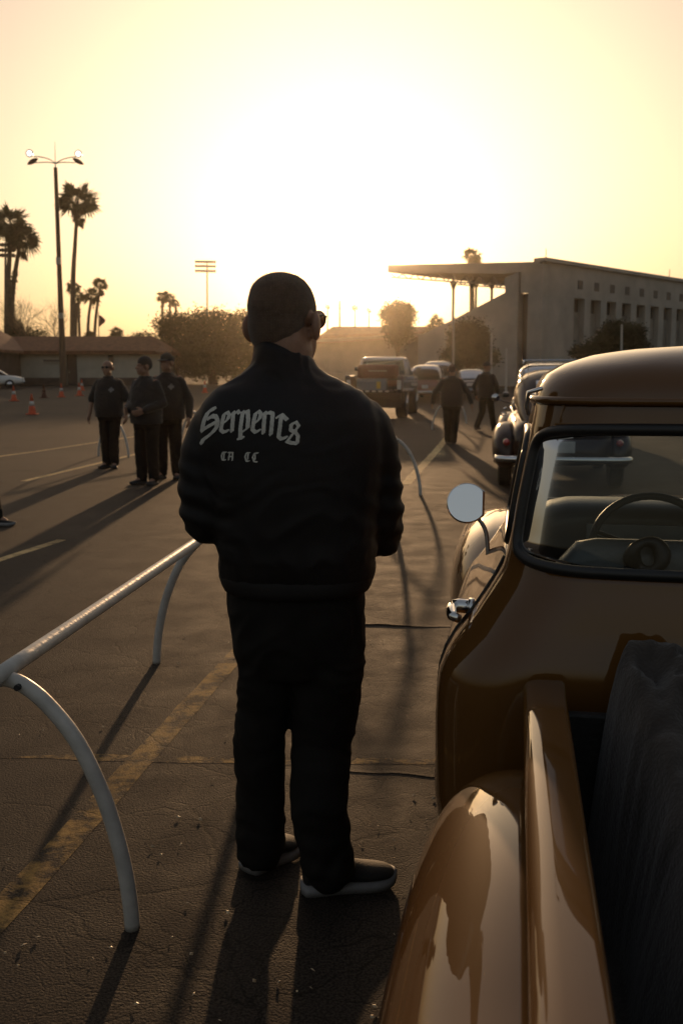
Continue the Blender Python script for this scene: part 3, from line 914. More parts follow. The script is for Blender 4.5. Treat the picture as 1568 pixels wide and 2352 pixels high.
for px, y0, Y, lab in ((1041, 645, 60, 'pale slim pole before the round dark tree'), (1128, 765, 58, 'pale slim pole between the round tree and the end wall slot'), (1427, 745, 52, 'pale slim pole before the wide dark tree'), (1162, 800, 58, 'short pale pole left of the dark wall slot')):
    B = base_at(px, Y)
    o = empty('lamp_pole', B, 0, lab, 'pole', 'pale poles before the grandstand')
    bm = bmesh.new(); add_tube(bm, [(0, 0, -0.3), at(px, max(y0, 700), Y)-B], [0.075, 0.05], 8)
    obj('pole', bm, M['pale_pole'], o)
    bm = bmesh.new(); add_lathe(bm, [(0.16, -0.02), (0.16, 0.03), (0.09, 0.08)], 10); obj('base_flange', bm, M['pale_pole'], o)

# ------------------------------------------------------------------ traffic cones
def cone_proto():
    t = empty('traffic_cone', (0, 0, 0))
    bm = bmesh.new()
    add_box(bm, (0, 0, 0.02), (0.36, 0.36, 0.04), bev=0.012); obj('base', bm, M['cone_orange'], t)
    bm = bmesh.new(); add_lathe(bm, [(0.135, 0.035), (0.13, 0.06), (0.105, 0.20), (0.088, 0.30)], 18); obj('cone', bm, M['cone_orange'], t, True)
    bm = bmesh.new(); add_lathe(bm, [(0.0895, 0.30), (0.064, 0.46)], 18); obj('reflective_collar', bm, M['cone_white'], t, True)
    bm = bmesh.new(); add_lathe(bm, [(0.063, 0.46), (0.032, 0.66), (0.028, 0.70), (0.012, 0.705)], 18); obj('tip', bm, M['cone_orange'], t, True)
    return t
cp = cone_proto()
cones = [(75, 952, 'nearest orange traffic cone left of the group of men'), (33, 921, 'orange cone with a pale collar nearest the white car'), (102, 914, 'dark brownish cone standing alone before the light mast'),
         (142, 912, 'faded cone with a white collar before the light mast foot'), (183, 909, 'front one of the two cones standing together right of the mast'), (189, 897, 'rear one of the two cones standing together right of the mast'),
         (424, 904, 'orange cone showing beside the shoulder of the man in a cap'), (471, 902, 'orange cone just left of the big man shoulder')]
for i, (px, py, lab) in enumerate(cones):
    o = cp if i == 0 else copy_tree(cp)
    o.location = gnd(px, py); o.rotation_euler.z = i*0.7
    tag(o, lab, 'traffic cone', 'traffic cones on the lot')
    if i == 2:
        for ch in o.children:
            me = ch.data.copy(); me.materials[0] = M['cone_brown']; ch.data = me
# white leaning board by the car
B = gnd(72, 884)
ab = empty('a_frame_sign', B, R(15), 'narrow white sign board leaning beside the white car', 'sign board')
bm = bmesh.new(); add_box(bm, (-0.08, 0, 0.5), (0.16, 0.5, 1.02), Euler((0, R(-16), 0)).to_matrix(), 0.01); obj('front_board', bm, M['cone_white'], ab)
bm = bmesh.new(); add_box(bm, (0.16, 0.0, 0.46), (0.03, 0.48, 0.95), Euler((0, R(14), 0)).to_matrix()); obj('rear_leg', bm, M['steel'], ab)

# ------------------------------------------------------------------ white pipe barriers
def arch_leg(sg, h=0.775, hs=0.345):
    q = [(0, .945), (.14, .925), (.34, .855), (.585, .715), (.79, .51), (.92, .30), (.98, .13), (1.0, 0)]
    return smoothpath([(sg*hs*x, 0, h*z) for x, z in q], 4)
def barrier(p0, p1, label, h=0.775):
    p0 = Vector(p0); p1 = Vector(p1); d = p1-p0
    L = d.length; rz = math.atan2(-d.x, d.y)
    t = empty('pipe_barrier', (p0.x, p0.y, zg(p0.y)), rz, label, 'barrier', 'white pipe barriers')
    bm = bmesh.new()
    n = 14
    add_tube(bm, [(0, -0.06+(L+0.12)*i/n, h-0.022) for i in range(n+1)], 0.0235, 14)
    obj('rail', bm, M['white_pipe'], t, True)
    for y in (0.0, L):
        for sg in (-1, 1):
            bm = bmesh.new(); add_tube(bm, [(x, y, z) for x, _, z in arch_leg(sg, h)], 0.0225, 12); lg = obj('leg', bm, M['white_pipe'], t, True)
            bm = bmesh.new(); add_lathe(bm, [(0.009, -0.012), (0.009, 0.012)], 8, (sg*0.048, y-0.024, h*0.925), 'Y'); obj('bolt', bm, M['rubber'], lg)
    return t
def rail_end(base, other, side):  # rail end above, when only one foot of the arch shows
    d = (Vector(other)-Vector(base)); d.z = 0; d.normalize()
    n = Vector((d.y, -d.x, 0))
    return Vector(base)-n*0.345*side
f1 = gnd(305, 2132); f2 = gnd(360, 1523)
d = Vector((0.27, 2.55, 0)).normalized(); nrm = Vector((d.y, -d.x, 0))
A1 = f1-nrm*0.345; B1 = f2+nrm*0.345
barrier(A1, B1, 'white pipe barrier in the left foreground, running behind the big man')
f3 = gnd(965, 1138)
d = Vector((0.5, 3.2, 0)).normalized(); nrm = Vector((d.y, -d.x, 0))
A2 = f3-nrm*0.345
barrier(A2-d*3.2, A2, 'white pipe barrier ending right of the big man elbow')
f4 = gnd(302, 1049)
A3 = Vector((f4.x-0.34, f4.y, 0)); q = gnd(440, 1003)
barrier(A3, (at(445, 941, 21.5).x, 21.5, 0), 'white pipe barrier behind the man in a dark polo shirt')
f5 = gnd(987, 988)
barrier((f5.x+0.4, f5.y, 0), (f5.x+1.0, f5.y+3.0, 0), 'white pipe barrier behind the man walking away')
# ------------------------------------------------------------------ parked and queued vehicles
def paint(name, c, metal=0.2, rough=0.35, coat=1.0, cr=0.03):
    return mat(name, c, rough, metal=metal, var=0.06, scale=3, coat=coat, coat_rough=cr)
def sring(y, hw, zb, zt, n=3.0, taper=0.0, k=28):
    out = []
    zc, hz = (zb+zt)/2, (zt-zb)/2
    for i in range(k):
        a = 2*math.pi*i/k
        c, s = math.cos(a), math.sin(a)
        sx = math.copysign(abs(c)**(2/n), c); sz = math.copysign(abs(s)**(2/n), s)
        out.append(Vector((sx*hw*(1-taper*(sz+1)/2), y, zc+sz*hz)))
    return out
def body(bm, tab, n=3.0, taper=0.0, steps=24, off=0.0):
    y0, y1 = tab[0][0], tab[-1][0]
    rings = []
    for i in range(steps+1):
        y = y0+(y1-y0)*i/steps
        hw, zb, zt = smooth_table(tab, y)
        rings.append([p+Vector((off, 0, 0)) for p in sring(y, hw, zb, zt, n, taper)])
    add_loft(bm, rings)
def wheel(parent, x, y, r, w, rim='chrome'):
    bm = bmesh.new()
    sg = 1 if x > 0 else -1
    prof = [(r*0.58, -w/2), (r*0.9, -w/2), (r, -w*0.36), (r, w*0.36), (r*0.9, w/2), (r*0.58, w/2), (r*0.5, w*0.3)]
    add_lathe(bm, prof, 22, (x, y, r), 'X')
    o = obj('wheel', bm, M['rubber'], parent)
    bm = bmesh.new()
    add_lathe(bm, [(0.02, sg*w*0.50), (r*0.2, sg*w*0.5), (r*0.25, sg*w*0.40), (r*0.5, sg*w*0.44), (r*0.57, sg*w*0.52)], 18, (x, y, r), 'X')
    obj('rim', bm, M[rim], o, True)
    return o
def surf_patch(tab, n, taper, ya, yb, aa, ab, off, ny=8, na=10):
    """a strip of a body surface between y and section angles, pushed out by off"""
    bm = bmesh.new(); rows = []
    for i in range(ny+1):
        y = ya+(yb-ya)*i/ny
        hw, zb, zt = smooth_table(tab, y)
        zc, hz = (zb+zt)/2, (zt-zb)/2; row = []
        for j in range(na+1):
            a = aa+(ab-aa)*j/na
            c, s = math.cos(a), math.sin(a)
            sx = math.copysign(abs(c)**(2/n), c); sz = math.copysign(abs(s)**(2/n), s)
            row.append(Vector((sx*(hw+off)*(1-taper*(sz+1)/2), y, zc+sz*(hz+off))))
        rows.append(row)
    add_loft(bm, rows, closed=False)
    return bm
def lamp(parent, name, c, r, m, axis='Y', d=0.05):
    bm = bmesh.new(); add_lathe(bm, [(0.002, -d), (r*0.7, -d*0.8), (r, 0), (r, d)], 12, c, axis)
    return obj(name, bm, m, parent, True)
M['lamp_red'] = mat('red_lamp', (0.35, 0.02, 0.015), 0.2, coat=1)
M['lamp_clear'] = mat('clear_lamp', (0.6, 0.6, 0.58), 0.15, coat=1)
M['plate'] = mat('plate', (0.5, 0.36, 0.05), 0.5)
M['plate_white'] = mat('plate_white', (0.5, 0.5, 0.5), 0.5)
def plate(parent, c, w=0.3, h=0.15, m='plate_white'):
    bm = bmesh.new(); add_box(bm, c, (w, 0.012, h), bev=0.004); return obj('licence_plate', bm, M[m], parent)

# heading of the queue (the golden truck points a little to the right)
HEAD = math.atan2(1187-784, FPX*(math.cos(PITCH)+318/2250*math.sin(PITCH)))
fwd = Vector((math.sin(HEAD), math.cos(HEAD), 0)); rgt = Vector((math.cos(HEAD), -math.sin(HEAD), 0))
def T(u, v, w=0): return rgt*u+fwd*v+Vector((0, 0, w))

# 1) dark vintage fastback sedan directly ahead of the truck
M['maroon'] = paint('maroon_black_paint', (0.016, 0.006, 0.006), 0.0, 0.5, coat=0.45)
M['maroon'].node_tree.nodes['Principled BSDF'].inputs['Specular IOR Level'].default_value = 0.1
p = T(0.62, 13.2)
c1 = empty('vintage_sedan', (p.x, p.y, 0), -HEAD, 'dark maroon rounded vintage sedan queued directly ahead of the golden pickup', 'car', 'cars queued along the right')
tabB = [(0, .45, .42, .62), (0.15, .62, .36, .92), (0.7, .72, .32, 1.02), (1.6, .78, .30, 1.08), (3.2, .78, .30, 1.08), (3.9, .62, .32, 1.06), (4.6, .45, .36, 1.0), (4.9, .30, .45, .85)]
bm = bmesh.new(); body(bm, tabB, 3.2, 0.05); obj('body', bm, M['maroon'], c1, True)
tabC = [(0.25, .48, .80, 0.98), (0.6, .60, .85, 1.22), (1.2, .68, .95, 1.56), (1.8, .70, .95, 1.64), (2.5, .70, .95, 1.63), (3.0, .68, .95, 1.50), (3.5, .60, .9, 1.05)]
bm = bmesh.new(); body(bm, tabC, 3.0, 0.13, 30); cab_ = obj('roof', bm, M['maroon'], c1, True)
bm = surf_patch(tabC, 3.0, 0.13, 0.62, 1.05, R(62), R(118), 0.008); obj('rear_window', bm, M['dark_glass'], c1, True)
for sg in (0, 1):
    a0, a1 = (R(8), R(48)) if sg == 0 else (R(172), R(132))
    bm = surf_patch(tabC, 3.0, 0.13, 1.25, 1.95, a0, a1, 0.008); obj('side_window', bm, M['dark_glass'], c1, True)
    bm = surf_patch(tabC, 3.0, 0.13, 2.05, 2.75, a0, a1, 0.008); obj('side_window', bm, M['dark_glass'], c1, True)
    s = 1 if sg == 0 else -1
    tabF = [(0.25, .06, .40, .55), (0.4, .17, .30, .74), (0.9, .21, .28, .90), (1.4, .20, .28, .82), (1.75, .10, .28, .45)]
    bm = bmesh.new(); body(bm, tabF, 2.4, 0, 18, s*0.74); obj('rear_fender', bm, M['maroon'], c1, True)
    tabF = [(2.9, .08, .28, .42), (3.3, .18, .30, .74), (3.9, .23, .30, .92), (4.5, .2, .36, .88), (4.75, .08, .55, .75)]
    bm = bmesh.new(); body(bm, tabF, 2.4, 0, 18, s*0.72); obj('front_fender', bm, M['maroon'], c1, True)
    bm = bmesh.new(); add_box(bm, (s*0.84, 2.3, 0.29), (0.2, 1.4, 0.06), bev=0.02); obj('running_board', bm, M['black_trim'], c1)
    for y in (0.95, 3.95): wheel(c1, s*0.76, y, 0.34, 0.19)
    for y in (1.35, 2.1):
        bm = bmesh.new(); add_tube(bm, [(s*0.76, y, 0.98), (s*0.83, y+0.01, 0.98), (s*0.84, y+0.12, 0.975)], 0.012, 7); obj('door_handle', bm, M['chrome'], c1, True)
    for y, z in ((2.85, 0.62), (2.85, 1.02)): lamp(c1, 'hinge', (s*0.80, y, z), 0.025, M['chrome'], 'X', 0.03)
    lamp(c1, 'tail_light', (s*0.74, 0.22, 0.66), 0.05, M['lamp_red'])
    lamp(c1, 'headlight', (s*0.72, 4.78, 0.72), 0.09, M['lamp_clear'], d=-0.05)
    bm = bmesh.new(); add_tube(bm, [(s*0.70, 2.75, 1.1), (s*0.88, 2.72, 1.16), (s*0.93, 2.7, 1.18)], 0.01, 6); add_lathe(bm, [(0.005, -0.03), (0.065, -0.02), (0.065, 0.0), (0.02, 0.03)], 12, (s*0.95, 2.68, 1.2), 'Y'); obj('wing_mirror', bm, M['chrome'], c1, True)
    bm = bmesh.new(); add_tube(bm, smoothpath([(s*0.60, 3.25, 1.06), (s*0.66, 2.8, 1.10), (s*0.70, 1.6, 1.10), (s*0.64, 0.75, 1.0)], 6), 0.012, 6); obj('trim_strip', bm, M['chrome'], c1, True)
    bm = bmesh.new(); add_tube(bm, smoothpath([(s*0.57, 3.05, 1.40), (s*0.575, 2.6, 1.56), (s*0.585, 1.7, 1.575), (s*0.56, 1.1, 1.48)], 6), 0.014, 6); obj('drip_rail', bm, M['chrome'], c1, True)
for y, sgn in ((-0.12, 1), (5.02, -1)):
    bm = bmesh.new(); add_tube(bm, smoothpath([(-0.86, y+0.22*sgn, 0.46), (-0.75, y+0.05*sgn, 0.46), (0, y, 0.46), (0.75, y+0.05*sgn, 0.46), (0.86, y+0.22*sgn, 0.46)], 6), 0.045, 8); obj('bumper', bm, M['chrome'], c1, True)
bm = bmesh.new(); add_tube(bm, [(0, 0.08, 0.9), (0, -0.02, 0.86), (0, 0.0, 0.78)], 0.014, 6); obj('trunk_handle', bm, M['chrome'], c1, True)
plate(c1, (0, -0.02, 0.62))
bm = bmesh.new(); add_tube(bm, [(-0.45, 2.6, 1.62), (-0.46, 2.6, 1.76)], 0.008, 5); obj('antenna', bm, M['chrome'], c1)

def modern(name, label, cat, loc, rz, paint_m, roof_m, kind, group=None, rimm='chrome', scale=1.0):
    """sedan, wagon or suv seen from a distance: body, roof, glass band, pillars, wheels, lamps"""
    t = empty(name, loc, rz, label, cat, group)
    t.scale = (scale,)*3
    if kind == 'sedan':
        tb_ = [(0, .72, .35, .80), (.25, .84, .28, .90), (1.4, .90, .24, .93), (3.3, .90, .24, .92), (4.3, .84, .28, .82), (4.6, .70, .35, .66)]
        tg = [(.75, .60, .85, .96), (1.35, .70, .88, 1.40), (2.4, .71, .88, 1.43), (2.9, .69, .88, 1.33), (3.55, .62, .85, .95)]
        wh = (0.95, 3.65); r = 0.31
    else:
        tb_ = [(0, .80, .38, 1.00), (.12, .88, .32, 1.06), (1.4, .92, .28, 1.06), (3.3, .92, .28, 1.05), (4.3, .88, .32, .98), (4.55, .76, .40, .80)]
        tg = [(.06, .74, 1.0, 1.50), (.35, .78, 1.0, 1.72), (2.4, .79, 1.0, 1.74), (2.8, .76, 1.0, 1.60), (3.35, .70, .98, 1.08)]
        wh = (0.95, 3.55); r = 0.36
    bm = bmesh.new(); body(bm, tb_, 4.0, 0.06); obj('body', bm, paint_m, t, True)
    bm = bmesh.new(); body(bm, tg, 4.0, 0.16, 28); obj('cabin_glass', bm, M['dark_glass'], t, True)
    ya, yb = tg[1][0]-0.05, tg[-2][0]
    bm = surf_patch(tg, 4.0, 0.16, ya, yb, R(38), R(142), 0.012, 10, 14); obj('roof', bm, roof_m, t, True)
    for sg in (0, 1):
        def A(x): return R(x) if sg == 0 else R(180-x)
        for y0, y1 in ((tg[0][0]+0.05, ya+0.28), (1.95, 2.07), (yb-0.06, yb+0.06)):
            bm = surf_patch(tg, 4.0, 0.16, y0, y1, A(-20), A(40), 0.011, 4, 8); obj('pillar', bm, roof_m, t, True)
        s = 1 if sg == 0 else -1
        for y in wh: wheel(t, s*0.80, y, r, 0.22, rimm)
        lamp(t, 'tail_light', (s*0.70, 0.02, 0.72), 0.08, M['lamp_red'])
        lamp(t, 'headlight', (s*0.66, tb_[-1][0]-0.08, 0.66), 0.09, M['lamp_clear'], d=-0.05)
        bm = bmesh.new(); add_box(bm, (s*1.0, 2.95, 1.0), (0.16, 0.1, 0.11), bev=0.03); obj('wing_mirror', bm, paint_m, t)
    for y in (-0.03, tb_[-1][0]+0.0):
        bm = bmesh.new(); add_box(bm, (0, y, 0.45), (1.66, 0.14, 0.16), bev=0.05); obj('bumper', bm, M['chrome'], t)
    plate(t, (0, -0.055, 0.72))
    return t
def pickup(name, label, loc, rz, body_m, roof_m, group=None, lift=0.0, tyre=0.36, tw=0.24, plate_m='plate_white'):
    t = empty(name, loc, rz, label, 'pickup truck', group)
    z0 = 0.48+lift
    def bx(nm, c, s, m, bev=0.03, par=t):
        bm = bmesh.new(); add_box(bm, (c[0], c[1], c[2]+z0), s, bev=bev); return obj(nm, bm, m, par)
    bx('tailgate', (0, 0.04, 0.31), (1.30, 0.07, 0.5), body_m)
    for s in (-1, 1):
        bx('bed_side', (s*0.85, 1.05, 0.32), (0.2, 2.15, 0.56), body_m, 0.05)
    bx('bed_floor', (0, 1.05, 0.08), (1.49, 2.0, 0.08), M['black_trim'])
    bx('cab', (0, 2.85, 0.3), (1.86, 1.46, 0.62), body_m, 0.06)
    bx('hood', (0, 4.3, 0.33), (1.84, 1.42, 0.5), body_m, 0.08)
    bx('grille', (0, 5.03, 0.3), (1.4, 0.06, 0.3), M['chrome'], 0.02)
    # open cab frame: roof, four posts, panes
    bm = bmesh.new()
    tabr = [(2.12, .70, 1.08, 1.16), (2.25, .76, 1.06, 1.22), (3.0, .76, 1.06, 1.23), (3.3, .72, 1.07, 1.17)]
    body(bm, [(a, b, c+z0, d+z0) for a, b, c, d in tabr], 4, 0, 10); obj('roof', bm, roof_m, t, True)
    for s in (-1, 1):
        for (ya, xa), (yb, xb), w in (((2.16, .84), (2.22, .72), 0.05), ((3.62, .84), (3.22, .72), 0.035), ((2.75, .85), (2.75, .74), 0.03)):
            bm = bmesh.new(); add_tube(bm, [(s*xa, ya, 0.6+z0), (s*xb, yb, 1.12+z0)], [w*1.3, w], 6); obj('pillar', bm, roof_m, t, True)
        bm = bmesh.new(); add_prism(bm, [Vector((s*.835, 2.25, .62+z0)), Vector((s*.835, 3.5, .62+z0)), Vector((s*.73, 3.15, 1.06+z0)), Vector((s*.73, 2.25, 1.06+z0))], (s*-0.006, 0, 0)); obj('side_window', bm, M['glass'], t)
    bm = bmesh.new(); add_prism(bm, [Vector((-.78, 2.14, .62+z0)), Vector((.78, 2.14, .62+z0)), Vector((.68, 2.2, 1.08+z0)), Vector((-.68, 2.2, 1.08+z0))], (0, 0.006, 0)); obj('rear_window', bm, M['glass'], t)
    bm = bmesh.new(); add_prism(bm, [Vector((-.78, 3.64, .62+z0)), Vector((.78, 3.64, .62+z0)), Vector((.68, 3.26, 1.08+z0)), Vector((-.68, 3.26, 1.08+z0))], (0, 0.006, 0)); obj('windscreen', bm, M['glass'], t)
    bx('bench_seat', (0, 2.5, 0.62), (1.4, 0.14, 0.3), M['black_trim'], 0.05)
    for s in (-1, 1):
        for y in (1.0, 4.25): wheel(t, s*0.80, y, tyre, tw)
        lamp(t, 'headlight', (s*0.66, 5.02, 0.36+z0), 0.1, M['lamp_clear'], d=-0.06)
        bx('tail_light', (s*0.82, -0.045, 0.3), (0.13, 0.03, 0.3), M['lamp_red'], 0.01)
        bm = bmesh.new(); add_tube(bm, [(s*0.9, 3.45, 0.72+z0), (s*1.08, 3.42, 0.78+z0)], 0.012, 5); add_box(bm, (s*1.1, 3.4, 0.82+z0), (0.17, 0.05, 0.13), bev=0.015); obj('wing_mirror', bm, M['chrome'], t)
    bx('rear_bumper', (0, -0.13, -0.06), (1.8, 0.16, 0.17), M['steel'], 0.02)
    bx('front_bumper', (0, 5.12, -0.02), (1.84, 0.16, 0.18), M['chrome'], 0.04)
    bx('chassis', (0, 2.5, -0.1), (0.9, 4.6, 0.14), M['black_trim'])
    plate(t, (0.12, -0.005, 0.34+z0), 0.12, 0.26, plate_m)
    return t
M['silver_blue'] = paint('pale_blue_paint', (0.20, 0.23, 0.26), 0.15)
M['umber_paint'] = paint('umber_paint', (0.05, 0.042, 0.038), 0.0)
M['white_paint'] = paint('white_paint', (0.62, 0.62, 0.60), 0.0)
M['dark_red'] = paint('dark_red_paint', (0.11, 0.018, 0.013), 0.1)
M['red_brown_vinyl'] = mat('red_brown_vinyl', (0.11, 0.022, 0.015), 0.5, var=0.2, scale=5, bump=0.2)
M['grey_paint'] = paint('grey_paint', (0.22, 0.22, 0.22), 0.2)
M['black_paint'] = paint('black_paint', (0.012, 0.012, 0.013), 0.1)

# 2) left lane: lifted dark pickup with open tailgate with a roll on its tailgate
g = gnd(858, 961)
def place(px, py):
    return gnd(px, py)
p1 = pickup('pickup_truck', 'dark pickup with a pale roof, fat tyres and its tailgate folded down', g, -HEAD, M['umber_paint'], M['white_paint'], 'vehicles queued in the left lane', lift=0.30, tyre=0.46, tw=0.36, plate_m='plate_white')
z0 = 0.78
for ch in list(p1.children):
    n_ = ch.name.split('.')[0]
    if n_ in ('rear_bumper', 'tail_light'):
        me = ch.data.copy(); me.materials[0] = M['black_trim' if n_ == 'rear_bumper' else 'lamp_clear']; ch.data = me
    if n_ in ('tailgate', 'licence_plate'): bpy.data.objects.remove(ch)
bm = bmesh.new(); add_box(bm, (0, -0.26, z0+0.10), (1.34, 0.5, 0.07), bev=0.012); tg_ = obj('tailgate', bm, M['umber_paint'], p1)
for i in range(6):
    bm = bmesh.new(); add_box(bm, (-0.56+0.21*i, -0.515, z0+0.10), (0.12, 0.012, 0.045), bev=0.004)
    obj('reflector', bm, M['cone_white'], tg_)
bm = bmesh.new(); add_box(bm, (0.62, 0.0, 0.55), (0.5, 0.03, 0.42), bev=0.01); obj('mud_flap', bm, M['black_trim'], p1)
bm = bmesh.new(); add_box(bm, (0, 0.6, 0.58), (1.5, 0.06, 0.5), bev=0.02); obj('underbody_shade_panel', bm, M['black_trim'], p1)  # added black panel standing in for the shade beneath the truck
bm = bmesh.new(); add_box(bm, (-0.62, 0.0, 0.55), (0.5, 0.03, 0.42), bev=0.01); obj('mud_flap', bm, M['black_trim'], p1)
ck = empty('cooler', g+rgt*-0.12+fwd*0.42+Vector((0, 0, z0+0.125)), -HEAD, 'pale blue box with a yellow sticker standing on the open pickup bed', 'cooler')
bm = bmesh.new(); add_box(bm, (0, 0, 0.155), (0.98, 0.4, 0.31), bev=0.03); obj('tub', bm, M['silver_blue'], ck)
bm = bmesh.new(); add_box(bm, (0, 0, 0.34), (1.0, 0.42, 0.056), bev=0.02); obj('lid', bm, M['silver_blue'], ck)
bm = bmesh.new(); add_box(bm, (0.24, -0.203, 0.16), (0.13, 0.004, 0.22)); obj('sticker', bm, M['plate'], ck)
cs = empty('bench_cushion', g+fwd*0.95+Vector((0, 0, z0+0.125)), -HEAD, 'red-brown padded bench across the bed of the dark pickup with open tailgate', 'bench')
bm = bmesh.new(); rings = []
for i in range(21):
    x = -0.68+1.36*i/20; e = min(1, (1-abs(i/10-1))*6+0.25); e = math.sin(min(1, e)*math.pi/2)
    rings.append([Vector((x, 0.13*e*math.copysign(abs(math.cos(2*math.pi*k/20))**.6, math.cos(2*math.pi*k/20)), 0.60+0.23*(0.6+0.4*e)*math.copysign(abs(math.sin(2*math.pi*k/20))**.6, math.sin(2*math.pi*k/20)))) for k in range(20)])
add_loft(bm, rings); obj('backrest', bm, M['red_brown_vinyl'], cs, True)
bm = bmesh.new(); add_box(bm, (0, 0.22, 0.22), (1.3, 0.45, 0.2), bev=0.05); obj('seat', bm, M['red_brown_vinyl'], cs)
for s_ in (-1, 1):
    bm = bmesh.new(); add_box(bm, (s_*0.5, 0.12, 0.2), (0.06, 0.06, 0.42)); obj('leg', bm, M['black_trim'], cs)
bm = bmesh.new(); add_box(bm, (0.0, -0.134, 0.62), (0.62, 0.006, 0.03)); obj('trim_strip', bm, M['steel'], cs)
# 3) dark red car and pale wagon ahead of it, then more of the lane
modern('estate_car', 'dark red estate car with a pale roof, queued ahead of the lifted dark pickup', 'car', gnd(975, 923), -HEAD, M['dark_red'], M['white_paint'], 'wagon', 'vehicles queued in the left lane', scale=0.95)
modern('van', 'pale-roofed grey wagon just ahead of the dark red estate car', 'car', gnd(1002, 914), -HEAD, M['grey_paint'], M['white_paint'], 'wagon', 'vehicles queued in the left lane', scale=1.05)
modern('sedan', 'dark sedan with bright lamps between the two men walking away', 'car', gnd(1078, 917), -HEAD, M['black_paint'], M['black_paint'], 'sedan', 'vehicles queued in the left lane')
modern('sedan', 'hazy grey sedan far off between the heads of the two walking men', 'car', gnd(1085, 893), R(70), M['grey_paint'], M['grey_paint'], 'sedan', 'far cars across the lot')
p = T(0.75, 22.5)
su = modern('suv', 'dark boxy car with roof rails two places ahead of the golden pickup', 'car', (p.x, p.y, zg(p.y)), -HEAD, M['black_paint'], M['grey_paint'], 'wagon', 'cars queued along the right', scale=1.02)
bm = bmesh.new()
for s in (-1, 1): add_tube(bm, [(s*0.6, 0.5, 1.76), (s*0.6, 0.55, 1.82), (s*0.6, 2.3, 1.83), (s*0.6, 2.35, 1.76)], 0.018, 6)
for y in (0.9, 2.0): add_tube(bm, [(-0.6, y, 1.825), (0.6, y, 1.825)], 0.018, 6)
obj('roof_rack', bm, M['chrome'], su)
# far cars at the left and in the glare
modern('hatchback', 'white car cut off by the left picture edge before the dark porch', 'car', gnd(-106, 893), R(-74), M['white_paint'], M['white_paint'], 'sedan', 'far cars across the lot')
g = gnd(432, 868)
pickup('pickup_truck', 'white pickup parked before the broad trees, facing the camera', g+Vector((0.2, 3.5, 0)), math.pi-R(32), M['white_paint'], M['white_paint'], 'far cars across the lot')
for px, py, rz, m, lab in ((722, 872, 80, 'white_paint', 'pale car half lost in the glare right of the big man neck'), (775, 873, 95, 'grey_paint', 'grey car in the glare left of the dark pickup with open tailgate'), (560, 868, 85, 'grey_paint', 'dark far car at the foot of the trees by the big man shoulder')):
    modern('sedan', lab, 'car', gnd(px, py), R(rz), M[m], M[m], 'sedan', 'far cars across the lot')
# low rail fence in the glare, behind the big man shoulder
fa, fb = gnd(690, 882), gnd(830, 882)
fn = empty('rail_fence', fa, 0, 'low pale rail fence in the glare left of the dark pickup with open tailgate', 'fence')
d = fb-fa
bm = bmesh.new()
add_tube(bm, [Vector((0, 0, 0.9)), d+Vector((0, 0, 0.9))], 0.03, 6); obj('rail', bm, M['pale_pole'], fn)
for i in range(5):
    bm = bmesh.new(); q = d*(i/4); add_tube(bm, [q+Vector((0, 0, -0.2)), q+Vector((0, 0, 0.9))], 0.03, 6); obj('post', bm, M['pale_pole'], fn)

# ------------------------------------------------------------------ the golden pickup beside the camera
M['gold'] = paint('golden_brown_paint', (0.125, 0.054, 0.0115), 0.0, 0.6, cr=0.006)
M['gold'].node_tree.nodes['Principled BSDF'].inputs['Coat IOR'].default_value = 1.5
M['gold'].node_tree.nodes['Principled BSDF'].inputs['Specular IOR Level'].default_value = 0.03
M['gasket'] = mat('window_gasket', (0.014, 0.014, 0.014), 0.45, var=0.2)
M['dash'] = mat('dash_paint', (0.03, 0.028, 0.026), 0.5, coat=0.15)
M['dash_pale'] = mat('gauge_panel', (0.30, 0.32, 0.33), 0.3, coat=0.6)
M['seat'] = mat('seat_vinyl', (0.11, 0.115, 0.115), 0.4, var=0.15, bump=0.1, bscale=90)
M['cloth'] = mat('dark_cloth', (0.035, 0.027, 0.022), 0.9, var=0.25, scale=12, bump=0.3, bscale=120, sheen=0.2)
M['bed_black'] = mat('bed_liner', (0.010, 0.010, 0.010), 0.6, var=0.3, scale=20, bump=0.2)
TU, TV = 0.66, 2.30
p = T(TU, TV)
tk = empty('vintage_pickup', (p.x, p.y, 0), -HEAD, 'glossy golden-brown vintage stepside pickup in the right foreground', 'pickup truck')
cabtab = [(.30, .80, .07, 1.45), (.42, .845, .02, 1.46), (.60, .850, -.005, 1.46), (.80, .845, -.01, 1.44), (.88, .815, -.005, 1.42), (.95, .765, .015, 1.38),
          (1.03, .715, .03, 1.33), (1.10, .680, .045, 1.28), (1.28, .650, .065, 1.08), (1.46, .618, .085, .92), (1.50, .612, .09, .88), (1.535, .606, .095, .85),
          (1.545, .604, .098, .845)]
dome = [(.604, .098, .845, 1.545), (.585, .12, .82, 1.578), (.54, .165, .77, 1.605), (.47, .225, .71, 1.628), (.38, .30, .64, 1.643), (.26, .38, .56, 1.652), (.12, .45, .50, 1.656)]
N1, N2, N3 = 16, 9, 26
MM = 2*N1+2*N2+N3
